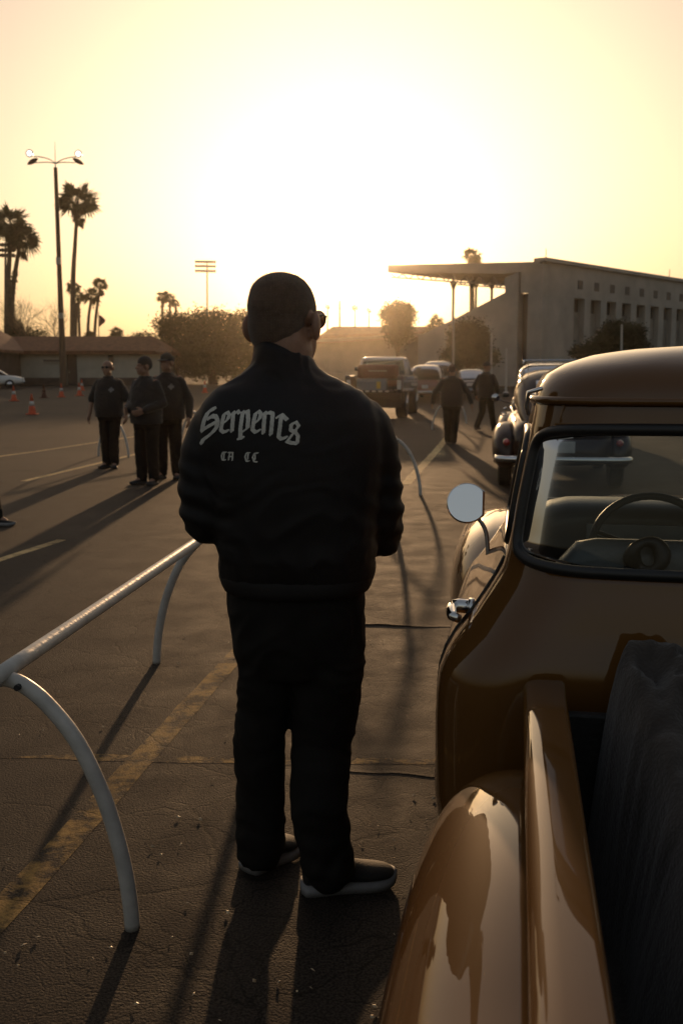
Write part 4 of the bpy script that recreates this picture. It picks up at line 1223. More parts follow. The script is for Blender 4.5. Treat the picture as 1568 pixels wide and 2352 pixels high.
def plan(i, hw, yr, yf):
    """point i (0 = middle of the rear edge, MM = middle of the front edge) on the left half of the cab outline"""
    s = -1
    if i < 0: i = -i; s = 1
    rr, rf = min(0.20, hw*0.6), min(0.17, hw*0.5)
    if yf-yr < rr+rf: k = (yf-yr)/(rr+rf)*0.98; rr *= k; rf *= k
    if i <= N1: x, y = (hw-rr)*i/N1, yr-0.0
    elif i <= N1+N2:
        a = (i-N1)/N2*math.pi/2; x, y = hw-rr+rr*math.sin(a), yr+rr-rr*math.cos(a)
    elif i <= N1+N2+N3: t = (i-N1-N2)/N3; x, y = hw, yr+rr+(yf-rf-yr-rr)*t
    elif i <= N1+2*N2+N3:
        a = (i-N1-N2-N3)/N2*math.pi/2; x, y = hw-rf+rf*math.cos(a), yf-rf+rf*math.sin(a)
    else: t = (i-N1-2*N2-N3)/N1; x, y = (hw-rf)*(1-t), yf
    # the rear and front walls bow outwards slightly
    b = 0.03*(1-(x/hw)**2)
    if i <= N1+N2: y -= b
    elif i >= N1+N2+N3: y += b*1.5
    return s*x, y
def csurf(i, z):
    hw, yr, yf = smooth_table(cabtab, z)
    while i > MM: i -= 2*MM
    while i < -MM: i += 2*MM
    x, y = plan(i, hw, yr, yf)
    return Vector((x, y, z))
holes = {'rear_window': (0.0, 1.283, N1+N2*0.74, 0.168, 9.0), 'side_window_l': (N1+N2+N3*0.46, 1.275, N3*0.40, 0.150, 6.0), 'side_window_r': (-(N1+N2+N3*0.46), 1.275, N3*0.40, 0.150, 6.0),
         'windscreen': (MM, 1.278, N1+N2*0.75, 0.155, 6.0)}
def wrapd(a):
    while a > MM: a -= 2*MM
    while a < -MM: a += 2*MM
    return a
def inhole(i, z):
    for k, (ic, zc, ia, za, n) in holes.items():
        if abs(wrapd(i-ic)/ia)**n+abs((z-zc)/za)**n < 1: return k
    return None
zs = [.30, .36, .42, .5, .6, .7, .77, .82, .86, .9, .94, .98, 1.02, 1.06, 1.09] + [1.10+0.0125*i for i in range(1, 32)] + [1.51, 1.52, 1.53, 1.545]
bm = bmesh.new()
cols = list(range(-MM, MM))
gv = [[bm.verts.new(csurf(i, z)) for i in cols] for z in zs]
kept = set(); holev = set(); n = len(cols)
for j in range(len(zs)-1):
    zc = (zs[j]+zs[j+1])/2
    for q in range(n):
        r_ = (q+1) % n
        vs = (gv[j][q], gv[j][r_], gv[j+1][r_], gv[j+1][q])
        h = inhole(cols[q]+0.5, zc)
        if h:
            for v, ii, zz in ((vs[0], cols[q], zs[j]), (vs[1], cols[q]+1, zs[j]), (vs[2], cols[q]+1, zs[j+1]), (vs[3], cols[q], zs[j+1])): holev.add((v, h, ii, zz))
        else:
            bm.faces.new(vs)
for v, h, ii, zz in holev:
    if v.link_faces:
        ic, zc, ia, za, nn = holes[h]
        a, b = wrapd(ii-ic)/ia, (zz-zc)/za
        m_ = (abs(a)**nn+abs(b)**nn)**(1/nn)
        v.co = csurf(ic+a/m_*ia, zc+b/m_*za)
loose = [v for v in bm.verts if not v.link_faces]
bmesh.ops.delete(bm, geom=loose, context='VERTS')
# roof dome
prev = gv[-1]
for hw, yr, yf, z in dome[1:]:
    cur = []
    for i in cols:
        x, y = plan(i, hw, yr, yf); cur.append(bm.verts.new((x, y, z)))
    for q in range(n):
        r_ = (q+1) % n; bm.faces.new((prev[q], prev[r_], cur[r_], cur[q]))
    prev = cur
cv = bm.verts.new((0, 0.475, 1.657))
for q in range(n): bm.faces.new((prev[q], prev[(q+1) % n], cv))
bmesh.ops.recalc_face_normals(bm, faces=bm.faces)
cab = obj('cab', bm, M['gold'], tk, True)
sm = cab.modifiers.new('thickness', 'SOLIDIFY'); sm.thickness = 0.022; sm.offset = -1
for k, (ic, zc, ia, za, nn) in holes.items():
    curve = []
    for t in range(120):
        a = 2*math.pi*t/120; c, s = math.cos(a), math.sin(a)
        e = 2/nn
        curve.append((math.copysign(abs(c)**e, c), math.copysign(abs(s)**e, s)))
    # even spacing round the outline
    bm = bmesh.new()
    pts = [csurf(ic+x*ia, zc+y*za) for x, y in curve]
    even = [pts[0]]
    for q in pts[1:]:
        if (q-even[-1]).length > 0.008: even.append(q)
    add_tube(bm, even, 0.0145 if k == 'rear_window' else 0.013, 8, closed=True)
    nm = k.replace('_l', '').replace('_r', '') if k.startswith('side') else k
    gk = obj('window_gasket', bm, M['gasket'], tk, True)
    bm = bmesh.new(); rows = []
    for jy in range(13):
        y = -1+2*jy/12; y *= 0.995
        xm = (1-abs(y)**nn)**(1/nn)
        rows.append([csurf(ic+(-1+2*jx/24)*xm*ia, zc+y*za)+Vector((0, 0, 0)) for jx in range(25)])
    add_loft(bm, rows, closed=False)
    obj(nm, bm, M['glass'], tk, True)
# rain gutter round the roof edge
bm = bmesh.new()
gut = [csurf(i, 1.515)+Vector((0, 0, 0.0)) for i in range(-MM, MM, 2)]
cen = Vector((0, .47, 1.515))
add_tube(bm, [p_+(p_-cen).normalized()*0.010 for p_ in gut], 0.011, 6, closed=True)
obj('rain_gutter', bm, M['gold'], tk, True)
for s in (-1, 1):
    bm = bmesh.new()
    add_tube(bm, [(s*.60, .12, 1.545), (s*.632, .13, 1.535), (s*.636, .14, 1.50), (s*.63, .135, 1.48)], 0.0055, 7)
    obj('gutter_end', bm, M['chrome'], tk, True)
# inside: bench seat, dash, steering wheel
bm = bmesh.new()
rings = []
for i in range(25):
    x = -0.60+1.2*i/24; e = min(1.0, (0.60-abs(x))/0.13); h = math.sin(math.pi/2*max(0.0, e))**0.6 if e < 1 else 1
    zt_ = 0.93+0.235*h
    rings.append([Vector((x, y, z)) for y, z in ((.20, .55), (.185, zt_-0.05), (.195, zt_-0.012), (.225, zt_), (.27, zt_-0.005), (.30, zt_-0.05), (.36, .62), (.80, .58), (.82, .45), (.22, .40))])
add_loft(bm, rings); obj('bench_seat', bm, M['seat'], tk, True)
bm = bmesh.new()
rings = []
for i in range(25):
    x = -0.64+1.28*i/24; e = min(1, (0.645-abs(x))/0.2); h = math.sqrt(max(0, 1-(1-e)**2))
    zt_ = 1.02+0.13*h
    rings.append([Vector((x, y, z)) for y, z in ((1.10, .80), (1.035, .90), (1.02, zt_-0.05), (1.035, zt_-0.012), (1.07, zt_), (1.16, zt_+0.01), (1.30, zt_-0.03), (1.32, .80))])
add_loft(bm, rings); obj('dashboard', bm, M['dash'], tk, True)
bm = bmesh.new(); add_prism(bm, [Vector((-.42, 1.012, .985)), Vector((-.10, 1.012, .985)), Vector((-.10, 1.008, 1.085)), Vector((-.42, 1.008, 1.085))], (0, 0.02, 0)); obj('gauge_panel', bm, M['dash_pale'], tk)
swc = Vector((-.235, .80, 1.035)); rot = Euler((R(-28), 0, 0)).to_matrix()
bm = bmesh.new()
add_tube(bm, [swc+rot @ Vector((0.185*math.cos(2*math.pi*k/40), 0, 0.185*math.sin(2*math.pi*k/40))) for k in range(40)], 0.0125, 9, closed=True)
sw = obj('steering_wheel', bm, M['black_trim'], tk, True)
bm = bmesh.new()
for a in (R(20), R(160), R(270)):
    add_tube(bm, [swc, swc+rot @ Vector((0.19*math.cos(a), 0, 0.19*math.sin(a)))], 0.007, 6)
    add_tube(bm, [swc+Vector((.012, 0, 0)), swc+rot @ Vector((0.19*math.cos(a+.09), 0, 0.19*math.sin(a+.09)))], 0.005, 6)
obj('spoke', bm, M['black_trim'], sw)
bm = bmesh.new(); add_tube(bm, [swc+rot @ Vector((0, -0.02, 0)), swc+rot @ Vector((0, .35, -0.02))], [0.04, 0.025], 10); obj('steering_column', bm, M['black_trim'], tk)
# dark padded loop on the seat top by the rear window
bm = bmesh.new()
lc = Vector((-.335, .165, 1.135))
add_tube(bm, [lc+Vector((0.036*math.cos(a), 0.008*math.sin(2*a), 0.036*math.sin(a))) for a in [2*math.pi*k/24 for k in range(24)]], [0.017+0.005*math.sin(2*math.pi*k/24*2+1) for k in range(24)], 8, closed=True)
add_tube(bm, [lc+Vector((-0.03, 0, -0.03)), lc+Vector((-0.05, 0.0, -0.12))], [0.024, 0.02], 8)
o = obj('grip_loop', bm, M['black_trim'], None, True); o.matrix_world = tk.matrix_basis.copy()
tag(o, 'dark padded loop on top of the truck seat behind the rear window', 'grip loop')
bm = bmesh.new(); add_box(bm, (0.05, 0.86, 1.39), (0.2, 0.02, 0.055), bev=0.01); add_tube(bm, [(0.05, .88, 1.41), (0.05, .92, 1.46)], 0.008, 6); obj('rear_view_mirror', bm, M['black_trim'], tk)
# hood and fenders ahead of the cab
bm = bmesh.new()
body(bm, [(1.22, .66, .55, 1.04), (1.6, .62, .55, 1.06), (2.2, .55, .55, 1.04), (2.6, .48, .56, 1.0), (2.75, .36, .6, .95)], 3.0, 0.1, 16); obj('hood', bm, M['gold'], tk, True)
for s in (-1, 1):
    bm = bmesh.new()
    body(bm, [(1.12, .05, .34, .56), (1.30, .14, .34, .78), (1.65, .24, .34, .93), (2.1, .27, .36, .97), (2.5, .25, .42, .93), (2.75, .12, .55, .78)], 2.5, 0, 26, s*0.66); obj('front_fender', bm, M['gold'], tk, True)
    lamp(tk, 'headlight', (s*0.66, 2.76, 0.74), 0.1, M['lamp_clear'], d=-0.05)
    wheel(tk, s*0.74, 2.05, 0.34, 0.22)
    bm = bmesh.new(); add_box(bm, (s*0.75, 0.66, 0.30), (0.15, 1.3, 0.05), bev=0.018); obj('running_board', bm, M['black_trim'], tk)
# door, handle and the thin dark door-edge line on the left
bm = bmesh.new()
loop = []
for y0 in [0.30]:
    for z in [1.10-0.05*k for k in range(15)]:
        hw, yr, yf = smooth_table(cabtab, z); loop.append(Vector((-hw-0.001, y0, z)))
add_tube(bm, loop, 0.005, 5); obj('door_seam', bm, M['gasket'], tk)
bm = bmesh.new()
hx = -.765
add_tube(bm, [(hx+.03, .34, .945), (hx-.035, .34, .95), (hx-.055, .335, .95)], [0.020, 0.020, 0.017], 12)
add_tube(bm, [(hx-.05, .335, .95), (hx-.056, .30, .95), (hx-.048, .23, .948), (hx-.03, .215, .945)], [0.015, 0.016, 0.014, 0.012], 10)
add_lathe(bm, [(0.028, -0.01), (0.028, 0.004), (0.02, 0.01)], 14, (hx+.0, .34, .945), 'X')
obj('door_handle', bm, M['chrome'], tk, True)
# round mirror with one edge cut straight, on a bent arm
mc = Vector((-.815, 0.98, 1.150))
mrot = Euler((R(-15), 0, R(1))).to_matrix()
bm = bmesh.new(); rm = 0.064
outl = []
for k in range(48):
    a = 2*math.pi*k/48; x = min(rm*math.cos(a), rm*0.80); outl.append((x, rm*math.sin(a)))
add_prism(bm, [mc+mrot @ Vector((x, -0.006, z)) for x, z in outl], mrot @ Vector((0, 0.004, 0)))
gm = obj('mirror_glass', bm, M['mirror'], tk)
bm = bmesh.new()
rings = []
for f, dpt in ((1.05, -0.004), (1.07, 0.004), (0.95, 0.018), (0.55, 0.030), (0.1, 0.034)):
    rings.append([mc+mrot @ Vector((x*f+(0.004 if x > rm*0.79 else 0), dpt, z*f)) for x, z in outl])
add_loft(bm, rings); obj('mirror_shell', bm, M['chrome'], tk, True)
bm = bmesh.new(); add_tube(bm, smoothpath([mc+Vector((.03, .02, -.045)), mc+Vector((.065, .01, -.10)), (-.735, .97, .925), (-.70, .98, .895)], 6), 0.0075, 8); obj('mirror_arm', bm, M['steel'], tk, True)
# stepside bed: side panels with flat rolled rails, floor, front wall
RZ = 0.885
for s in (-1, 1):
    bm = bmesh.new()
    prof = [(.556, .30), (.556, RZ-.03), (.548, RZ-.03), (.540, RZ-.028), (.538, RZ-.02), (.538, RZ-.002), (.542, RZ+.002), (.55, RZ+.004), (.59, RZ+.004), (.612, RZ+.001), (.622, RZ-.006), (.629, RZ-.018), (.629, RZ-.034), (.620, RZ-.043), (.605, RZ-.045), (.60, RZ-.06), (.598, .30)]
    rings = []
    for y in (-2.15, -1.6, -1.1, -.6, -.3, -.095):
        rings.append([Vector((s*x, y, z)) for x, z in prof])
    add_loft(bm, rings); o = obj('bed_rail', bm, M['gold'], tk)
    for pl in o.data.polygons: pl.use_smooth = abs(pl.normal.y) < 0.5
bm = bmesh.new(); add_box(bm, (0, -1.15, .42), (1.08, 2.0, .03)); obj('bed_floor', bm, M['bed_black'], tk)
bm = bmesh.new(); add_box(bm, (0, -.135, .58), (1.085, .03, .5), bev=.006); obj('bed_front_wall', bm, M['bed_black'], tk)
bm = bmesh.new(); add_box(bm, (0, -2.17, .58), (1.17, .035, .5), bev=.008); obj('tailgate', bm, M['gold'], tk)
# rear fenders
for s in (-1, 1):
    bm = bmesh.new(); rings = []
    ft = [(-2.0, .10, .30, .36), (-1.94, .19, .30, .50), (-1.75, .245, .31, .665), (-1.45, .265, .33, .755), (-1.1, .27, .34, .775), (-.75, .268, .34, .785), (-.45, .262, .33, .772), (-.28, .25, .31, .745), (-.17, .23, .30, .69), (-.10, .20, .30, .59), (-.05, .15, .30, .44), (-.02, .10, .30, .34)]
    for i in range(61):
        y = -2.0+1.98*i/60
        w, zb, zt_ = smooth_table(ft, y)
        row = []
        for k in range(22):
            a = math.pi/2*k/21; e = 2/2.7
            row.append(Vector((s*(.600+w*math.sin(a)**e), y, zb+(zt_-zb)*math.cos(a)**e if k < 21 else zb)))
        row.append(Vector((s*(.600+w*0.93), y, zb+0.004)))
        rings.append(row)
    add_loft(bm, rings, closed=False)
    bmesh.ops.recalc_face_normals(bm, faces=bm.faces)
    o = obj('rear_fender', bm, M['gold'], tk, True)
    sm = o.modifiers.new('thickness', 'SOLIDIFY'); sm.thickness = 0.006; sm.offset = -1
    wheel(tk, s*.73, -1.1, .34, .22)
    lamp(tk, 'tail_light', (s*.70, -2.03, .56), .055, M['lamp_red'])
# rumpled dark tarpaulin heaped in the bed
bm = bmesh.new(); rows = []
for j in range(150):
    y = -2.1+1.97*j/149; row = []
    for i in range(110):
        x = -.49+.98*i/109
        x0 = -.43-.05*math.exp(-((y+.2)/.4)**2)+.035*noise.noise(Vector((y*3.1, 5, 0)))+.05*min(1, max(0, (-y-.5)/1.0))
        edge = min(1, max(0, (x-x0)/.075)); edge = math.sin(edge*math.pi/2)
        front = math.exp(-((y+.15)/.40)**2)
        z = .455+edge*(0.24+0.27*front)
        w = noise.noise(Vector((x*3, y*2.2, 2)))*1.3
        rid = 1-abs(noise.noise(Vector((x*13.0+y*5+w, y*4.0-x*4+w, 0))))*2.4
        rid2 = 1-abs(noise.noise(Vector((x*20-y*11+w*2, y*10+x*9, 7))))*2.2
        z += edge*(0.034*rid+0.015*rid2)+0.03*noise.noise(Vector((x*4, y*3, 4)))*edge
        row.append(Vector((x+.012*rid2*edge, y, min(z, RZ+.14))))
    rows.append(row)
add_loft(bm, rows, closed=False)
o = obj('tarpaulin', bm, M['cloth'], None, True); o.matrix_world = tk.matrix_basis.copy()
tag(o, 'rumpled dark cloth heaped in the bed of the golden pickup', 'cloth')
# ------------------------------------------------------------------ people
M['skin'] = mat('skin', (0.30, 0.165, 0.105), 0.5, var=0.12, scale=30, bump=0.08, bscale=200)
M['hair'] = mat('hair', (0.10, 0.062, 0.038), 0.8, var=0.2, scale=60, bump=0.3, bscale=500, sheen=0.25)
M['jacket'] = mat('navy_black_jacket', (0.013, 0.0115, 0.0115), 0.6, var=0.2, scale=7, bump=0.12, bscale=420, spec=0.22)
M['black_cotton'] = mat('black_cotton', (0.008, 0.008, 0.008), 0.85, var=0.25, scale=9, bump=0.15, bscale=300, sheen=0.2)
M['dark_grey_cotton'] = mat('dark_grey_cotton', (0.011, 0.011, 0.011), 0.85, var=0.25, scale=9, bump=0.15, bscale=300, sheen=0.2)
M['black_denim'] = mat('black_denim', (0.011, 0.0097, 0.0085), 0.85, var=0.3, scale=8, bump=0.2, bscale=350, spec=0.2)
M['dark_denim'] = mat('dark_denim', (0.022, 0.023, 0.028), 0.85, var=0.3, scale=8, bump=0.2, bscale=350)
M['shoe_black'] = mat('black_suede', (0.012, 0.011, 0.010), 0.75, var=0.25, scale=30, bump=0.15, bscale=200)
M['sole_white'] = mat('white_sole', (0.20, 0.20, 0.205), 0.6, var=0.12, scale=20)
M['sole_dark'] = mat('dark_sole', (0.03, 0.03, 0.03), 0.7)
M['embroidery'] = mat('embroidery', (0.62, 0.61, 0.55), 0.8, var=0.15, scale=120, bump=0.4, bscale=300)

M['badge'] = mat('badge_print', (0.22, 0.22, 0.22), 0.8)
class Blob:
    def __init__(self): self.bm = bmesh.new()
    def ball(self, c, r, rot=None):
        if not isinstance(r, (tuple, list)): r = (r, r, r)
        ret = bmesh.ops.create_icosphere(self.bm, subdivisions=3, radius=1.0)
        for v in ret['verts']:
            p = Vector((v.co.x*r[0], v.co.y*r[1], v.co.z*r[2]))
            if rot is not None: p = rot @ p
            v.co = p+Vector(c)
    def limb(self, pts, rs):
        pts = [Vector(p) for p in pts]
        sp, sr = [], []
        for i in range(len(pts)-1):
            L = (pts[i+1]-pts[i]).length; k = max(2, int(L/0.03))
            for j in range(k):
                t = j/k; sp.append(pts[i]+(pts[i+1]-pts[i])*t); sr.append(rs[i]+(rs[i+1]-rs[i])*t)
        sp.append(pts[-1]); sr.append(rs[-1])
        add_tube(self.bm, sp, sr, 18)
        for p, r in zip(pts, rs):
            ret = bmesh.ops.create_icosphere(self.bm, subdivisions=2, radius=r*0.995)
            for v in ret['verts']: v.co += p
    def loft(self, rings): add_loft(self.bm, rings)
    def bake(self, name, m, parent, vox=0.012, it=4, fold=None):
        bmesh.ops.recalc_face_normals(self.bm, faces=self.bm.faces)
        me = bpy.data.meshes.new(name); self.bm.to_mesh(me); self.bm.free()
        o = bpy.data.objects.new('tmp', me); col.objects.link(o)
        r = o.modifiers.new('r', 'REMESH'); r.mode = 'VOXEL'; r.voxel_size = vox
        s = o.modifiers.new('s', 'SMOOTH'); s.factor = 0.5; s.iterations = it
        dg = bpy.context.evaluated_depsgraph_get()
        nm = bpy.data.meshes.new_from_object(o.evaluated_get(dg))
        bpy.data.objects.remove(o); bpy.data.meshes.remove(me)
        nm.name = name
        if fold:
            b = bmesh.new(); b.from_mesh(nm); b.normal_update()
            for v in b.verts: v.co = v.co+v.normal*fold(v.co)
            b.to_mesh(nm); b.free()
        nm.materials.clear()
        return link(name, nm, m, parent, True)
def ell(c, a, b, n=28, e=2.3, yaw=0.0):
    out = []
    for i in range(n):
        t = 2*math.pi*i/n; x, y = math.cos(t), math.sin(t)
        x = math.copysign(abs(x)**(2/e), x)*a; y = math.copysign(abs(y)**(2/e), y)*b
        out.append(Vector(c)+Vector((x*math.cos(yaw)-y*math.sin(yaw), x*math.sin(yaw)+y*math.cos(yaw), 0)))
    return out
def add_head(B, c, yaw, s=1.0, pitch=0.0):
    """skull centre c; yaw turns the face from +Y towards +X"""
    rot = Euler((pitch, 0, -yaw)).to_matrix()
    def q(x, y, z): return Vector(c)+rot @ (Vector((x, y, z))*s)
    B.ball(q(0, -.010, .030), (.077*s, .098*s, .085*s), rot)
    B.ball(q(0, -.035, .015), (.070*s, .068*s, .080*s), rot)
    B.ball(q(0, .035, -.040), (.060*s, .062*s, .082*s), rot)
    B.ball(q(0, .060, -.092), (.036*s, .036*s, .030*s), rot)
    B.limb([q(-.050, .012, -.075), q(0, .072, -.098), q(.050, .012, -.075)], [.020*s, .018*s, .020*s])
    B.limb([q(0, .092, .008), q(0, .112, -.028)], [.010*s, .016*s])
    B.ball(q(0, .092, -.062), (.026*s, .014*s, .008*s), rot); B.ball(q(0, .088, -.074), (.023*s, .014*s, .008*s), rot)
    B.limb([q(-.05, .080, .022), q(0, .090, .018), q(.05, .080, .022)], [.011*s]*3)
    for k in (-1, 1):
        er = Euler((0, 0, k*0.45)).to_matrix()
        B.ball(q(k*.093, -.012, -.010), (.012*s, .025*s, .037*s), rot @ er)
    return q, rot
def add_hand(B, w, d, palm_n, thumb, s=1.0, curl=0.35):
    """w wrist, d along the hand, palm_n out of the palm, thumb towards the thumb side"""
    d = Vector(d).normalized(); pn = Vector(palm_n); pn = (pn-d*pn.dot(d)).normalized()
    th = d.cross(pn); 
    if th.dot(Vector(thumb)) < 0: th = -th
    w = Vector(w)
    for k in range(4):
        x = (k-1.5)*.021
        B.limb([w+th*x*0.6, w+d*.085*s+th*x*s], [.017*s, .0145*s])
    for k, (L, off) in enumerate(((.068, .0), (.080, .004), (.074, .002), (.056, -.006))):
        x = (1.5-k)*.0225
        p0 = w+d*(.085+off)*s+th*x*s
        d1 = (d+pn*curl+th*x*2.5).normalized(); p1 = p0+d1*L*.5*s
        d2 = (d1+pn*curl*1.3).normalized(); p2 = p1+d2*L*.33*s
        d3 = (d2+pn*curl*1.1).normalized(); p3 = p2+d3*L*.25*s
        B.limb([p0, p1, p2, p3], [.0095*s, .0088*s, .0080*s, .0068*s])
    t0 = w+d*.028*s+th*.028*s
    t1 = t0+(d*.6+th*.75+pn*.35).normalized()*.042*s; t2 = t1+(d*.9+th*.25+pn*.35).normalized()*.032*s
    B.limb([w+d*.02*s, t0, t1, t2], [.017*s, .015*s, .0105*s, .0085*s])
def make_shoe(parent, heel, toe, upper, sole, h=0.085, w=0.048, sole_h=0.03):
    """heel and toe: ground points"""
    a, b = Vector(heel), Vector(toe); d = b-a; L = d.length; d.normalize(); sd_ = Vector((d.y, -d.x, 0))
    prof = [(0.0, .55, .80), (.06, .78, 1.0), (.20, .86, 1.02), (.35, .84, 1.0), (.5, .92, .72), (.65, 1.06, .56), (.80, 1.05, .48), (.92, .82, .42), (1.0, .30, .30)]
    bm = bmesh.new(); rings = []
    for t, ww, hh in prof:
        c = a+d*(L*t); k = []
        for i in range(16):
            an = 2*math.pi*i/16; x = math.cos(an); z = math.sin(an)
            x = math.copysign(abs(x)**.8, x)
            k.append(c+sd_*(x*w*ww*(1 if z < .1 else 1-.25*z))+Vector((0, 0, sole_h*0.9+max(0, z*.5+.5)**1.0*(h*hh-sole_h*.4))))
        rings.append(k)
    add_loft(bm, rings)
    o = obj('shoe', bm, upper, parent, True)
    ss = o.modifiers.new('s', 'SUBSURF'); ss.levels = 1; ss.render_levels = 1
    bm = bmesh.new()
    for f0, z0_, f1, z1_ in ((1.03, 0.002, 1.05, sole_h*1.2),):
        lo, hi = [], []
        N = 36
        for i in range(N):
            an = 2*math.pi*i/N; t = (1-math.cos(an))/2
            ww = smooth_table([(q[0], q[1]) for q in prof], t)[0]
            sg = 1 if math.sin(an) >= 0 else -1
            ww = ww if 0.02 < t < 0.985 else ww*0.6
            c = a+d*(L*(t*1.04-.02))
            rise = 0.012*max(0, (t-.8)/.2)**2
            lo.append(c+sd_*sg*w*ww*f0+Vector((0, 0, z0_+rise))); hi.append(c+sd_*sg*w*ww*f1+Vector((0, 0, z1_+rise)))
        add_loft(bm, [lo, hi])
    obj('sole', bm, sole, o, True)
    return o
def folds(amp, zs=(9, 9, 34), seed=0, grain=0.0):
    sx = Vector((seed*7.1, seed*3.3, seed))
    def f(co):
        p = Vector((co.x*zs[0], co.y*zs[1], co.z*zs[2]))+sx
        w = Vector((co.x*5, co.y*5, co.z*5))+sx
        p += Vector((1, 1, 1.5))*noise.noise(w)*1.6
        return amp*(1-2.2*abs(noise.noise(p)))+amp*0.6*noise.noise(w*0.8)
    return f

def person(loc, rz, label, top='black_cotton', pants='black_denim', sleeves='long', hat=None, glasses=False, badge=False, heavy=0.0, arms=None, legs=None,
           H=1.77, head_yaw=0.0, hair=True, soles='sole_dark', group=None, loose=1.0, seed=1, arm_bend=0.06):
    """x right, y forward in the person's own frame"""
    t = empty('person', loc, rz, label, 'person', group)
    k = H/1.77; t.scale = (k, k, k)
    legs = legs or {-1: dict(knee=(-.105, .02, .49), ankle=(-.11, 0, .09), ang=-0.25), 1: dict(knee=(.105, .02, .49), ankle=(.11, 0, .09), ang=0.25)}
    arms = arms or {s: dict(elbow=(s*(.285+heavy*.25), -.02, 1.14), wrist=(s*(.295+heavy*.3), arm_bend, .90)) for s in (-1, 1)}
    # body: one continuous figure
    B = Blob()
    q, rot = add_head(B, (0, .02, 1.655), head_yaw, 1.03)
    B.limb([(0, -.012, 1.44), (0, .008, 1.58)], [.062, .056])
    B.loft([ell((0, y, z), a, b) for z, a, b, y in ((.90, .155+heavy*.3, .105+heavy*.4, .0), (1.02, .15+heavy*.5, .10+heavy*.7, .01), (1.2, .165+heavy*.3, .105+heavy*.4, 0), (1.36, .175, .11, 0), (1.44, .14, .085, -.01), (1.50, .06, .06, -.01))])
    for s in (-1, 1):
        A = arms[s]; e, w = Vector(A['elbow']), Vector(A['wrist'])
        B.limb([(s*.175, -.01, 1.43), e, w], [.050, .040, .028])
        d = (w-e).normalized()
        add_hand(B, w+d*.01, d+Vector((0, .08, 0)), (-s, 0, 0), (0, 1, 0), 1.05, 0.30)
        g = legs[s]; kn, an = Vector(g['knee']), Vector(g['ankle'])
        B.limb([(s*.09, 0, .92), kn, an], [.082, .055, .042])
        B.limb([an, an+Vector((math.sin(g['ang'])*.1, math.cos(g['ang'])*.1, -.045))], [.042, .03])
    B.bake('body', M['skin'], t, 0.0075, 3)
    # shirt or jacket
    B = Blob(); ex = .018*loose
    B.loft([ell((0, y, z), a+ex, b+ex) for z, a, b, y in ((.86, .178+heavy*.3, .125+heavy*.4, .0), (1.02, .168+heavy*.5, .115+heavy*.7, .012), (1.2, .18+heavy*.35, .118+heavy*.45, 0), (1.36, .19, .122, 0), (1.44, .155, .095, -.008), (1.495, .068, .068, -.008), (1.52, .062, .062, -.004))])
    for s in (-1, 1):
        A = arms[s]; e, w = Vector(A['elbow']), Vector(A['wrist']); sh = Vector((s*.178, -.01, 1.405))
        if sleeves == 'long': B.limb([sh, e, e+(w-e)*.97], [.056+ex*.5, .054+ex*.4, .042+ex*.3])
        else: B.limb([sh, sh+(e-sh)*.97], [.058+ex*.6, .068+ex*.5])
    shirt = B.bake('jacket' if sleeves == 'long' else 'shirt', M[top], t, 0.010, 9, folds(.006, (8, 8, 17), seed))
    # trousers
    B = Blob()
    B.loft([ell((0, 0, z), a+heavy*.25, b+heavy*.35) for z, a, b in ((.80, .17, .115), (.90, .172, .122), (1.0, .160, .115))])
    for s in (-1, 1):
        g = legs[s]; kn, an = Vector(g['knee']), Vector(g['ankle'])
        B.limb([(s*.092, 0, .88), kn, an+Vector((0, 0, .005))], [.095+heavy*.1, .075*loose**.5, .066*loose**.5])
    B.bake('trousers', M[pants], t, 0.010, 5, folds(.007, (7, 7, 15), seed+3))
    for s in (-1, 1):
        g = legs[s]; an = Vector(g['ankle']); f = Vector((math.sin(g['ang']), math.cos(g['ang']), 0)); z = Vector((0, 0, max(0, an.z-.09)))
        make_shoe(t, Vector((an.x, an.y, 0))+z-f*.07, Vector((an.x, an.y, 0))+z+f*.20, M['shoe_black'], M[soles])
    hc = Vector((0, .02, 1.655))
    if hat is None and hair:
        B = Blob(); B.ball(q(0, -.018, .042), (.0805*1.03, .098*1.03, .082*1.03), rot); B.ball(q(0, -.045, .012), (.076*1.03, .068*1.03, .080*1.03), rot); B.bake('hair', M['hair'], t, .009, 2)
    if hat == 'beanie':
        B = Blob(); B.ball(q(0, -.012, .052), (.090, .106, .092), rot); B.ball(q(0, -.040, .020), (.084, .080, .080), rot); B.bake('beanie', M['black_cotton'], t, .009, 3)
    if hat == 'cap':
        B = Blob(); B.ball(q(0, -.010, .056), (.088, .104, .086), rot); B.ball(q(0, -.02, .040), (.087, .100, .050), rot)
        c = B.bake('cap', M['black_cotton'], t, .009, 3)
        bm = bmesh.new(); rings = []
        for i in range(9):
            a = (i/8-.5)*2.2; r_ = [q(math.sin(a)*.080, .04+math.cos(a)*.05, .040), q(math.sin(a)*.082, .05+math.cos(a)*.115, .024)]
            rings.append([r_[0], r_[1], r_[1]+Vector((0, 0, .006)), r_[0]+Vector((0, 0, .008))])
        add_loft(bm, rings); obj('peak', bm, M['black_cotton'], c, True)
    if glasses:
        bm = bmesh.new()
        for s in (-1, 1):
            rings = []
            for f in (0.15, 1.0):
                rings.append([q(s*.034+.027*f*math.cos(a), .100+.004*(1-f)-.010*abs(math.cos(a) if s*math.cos(a) > 0 else 0)*f, .010+.019*f*math.sin(a)) for a in [2*math.pi*j/14 for j in range(14)]])
            add_loft(bm, rings)
            add_tube(bm, [q(s*.060, .092, .014), q(s*.080, .04, .016), q(s*.084, -.005, .010)], .0032, 5)
        add_tube(bm, [q(-.010, .106, .016), q(.010, .106, .016)], .003, 5)
        obj('sunglasses', bm, M['black_trim'], t)
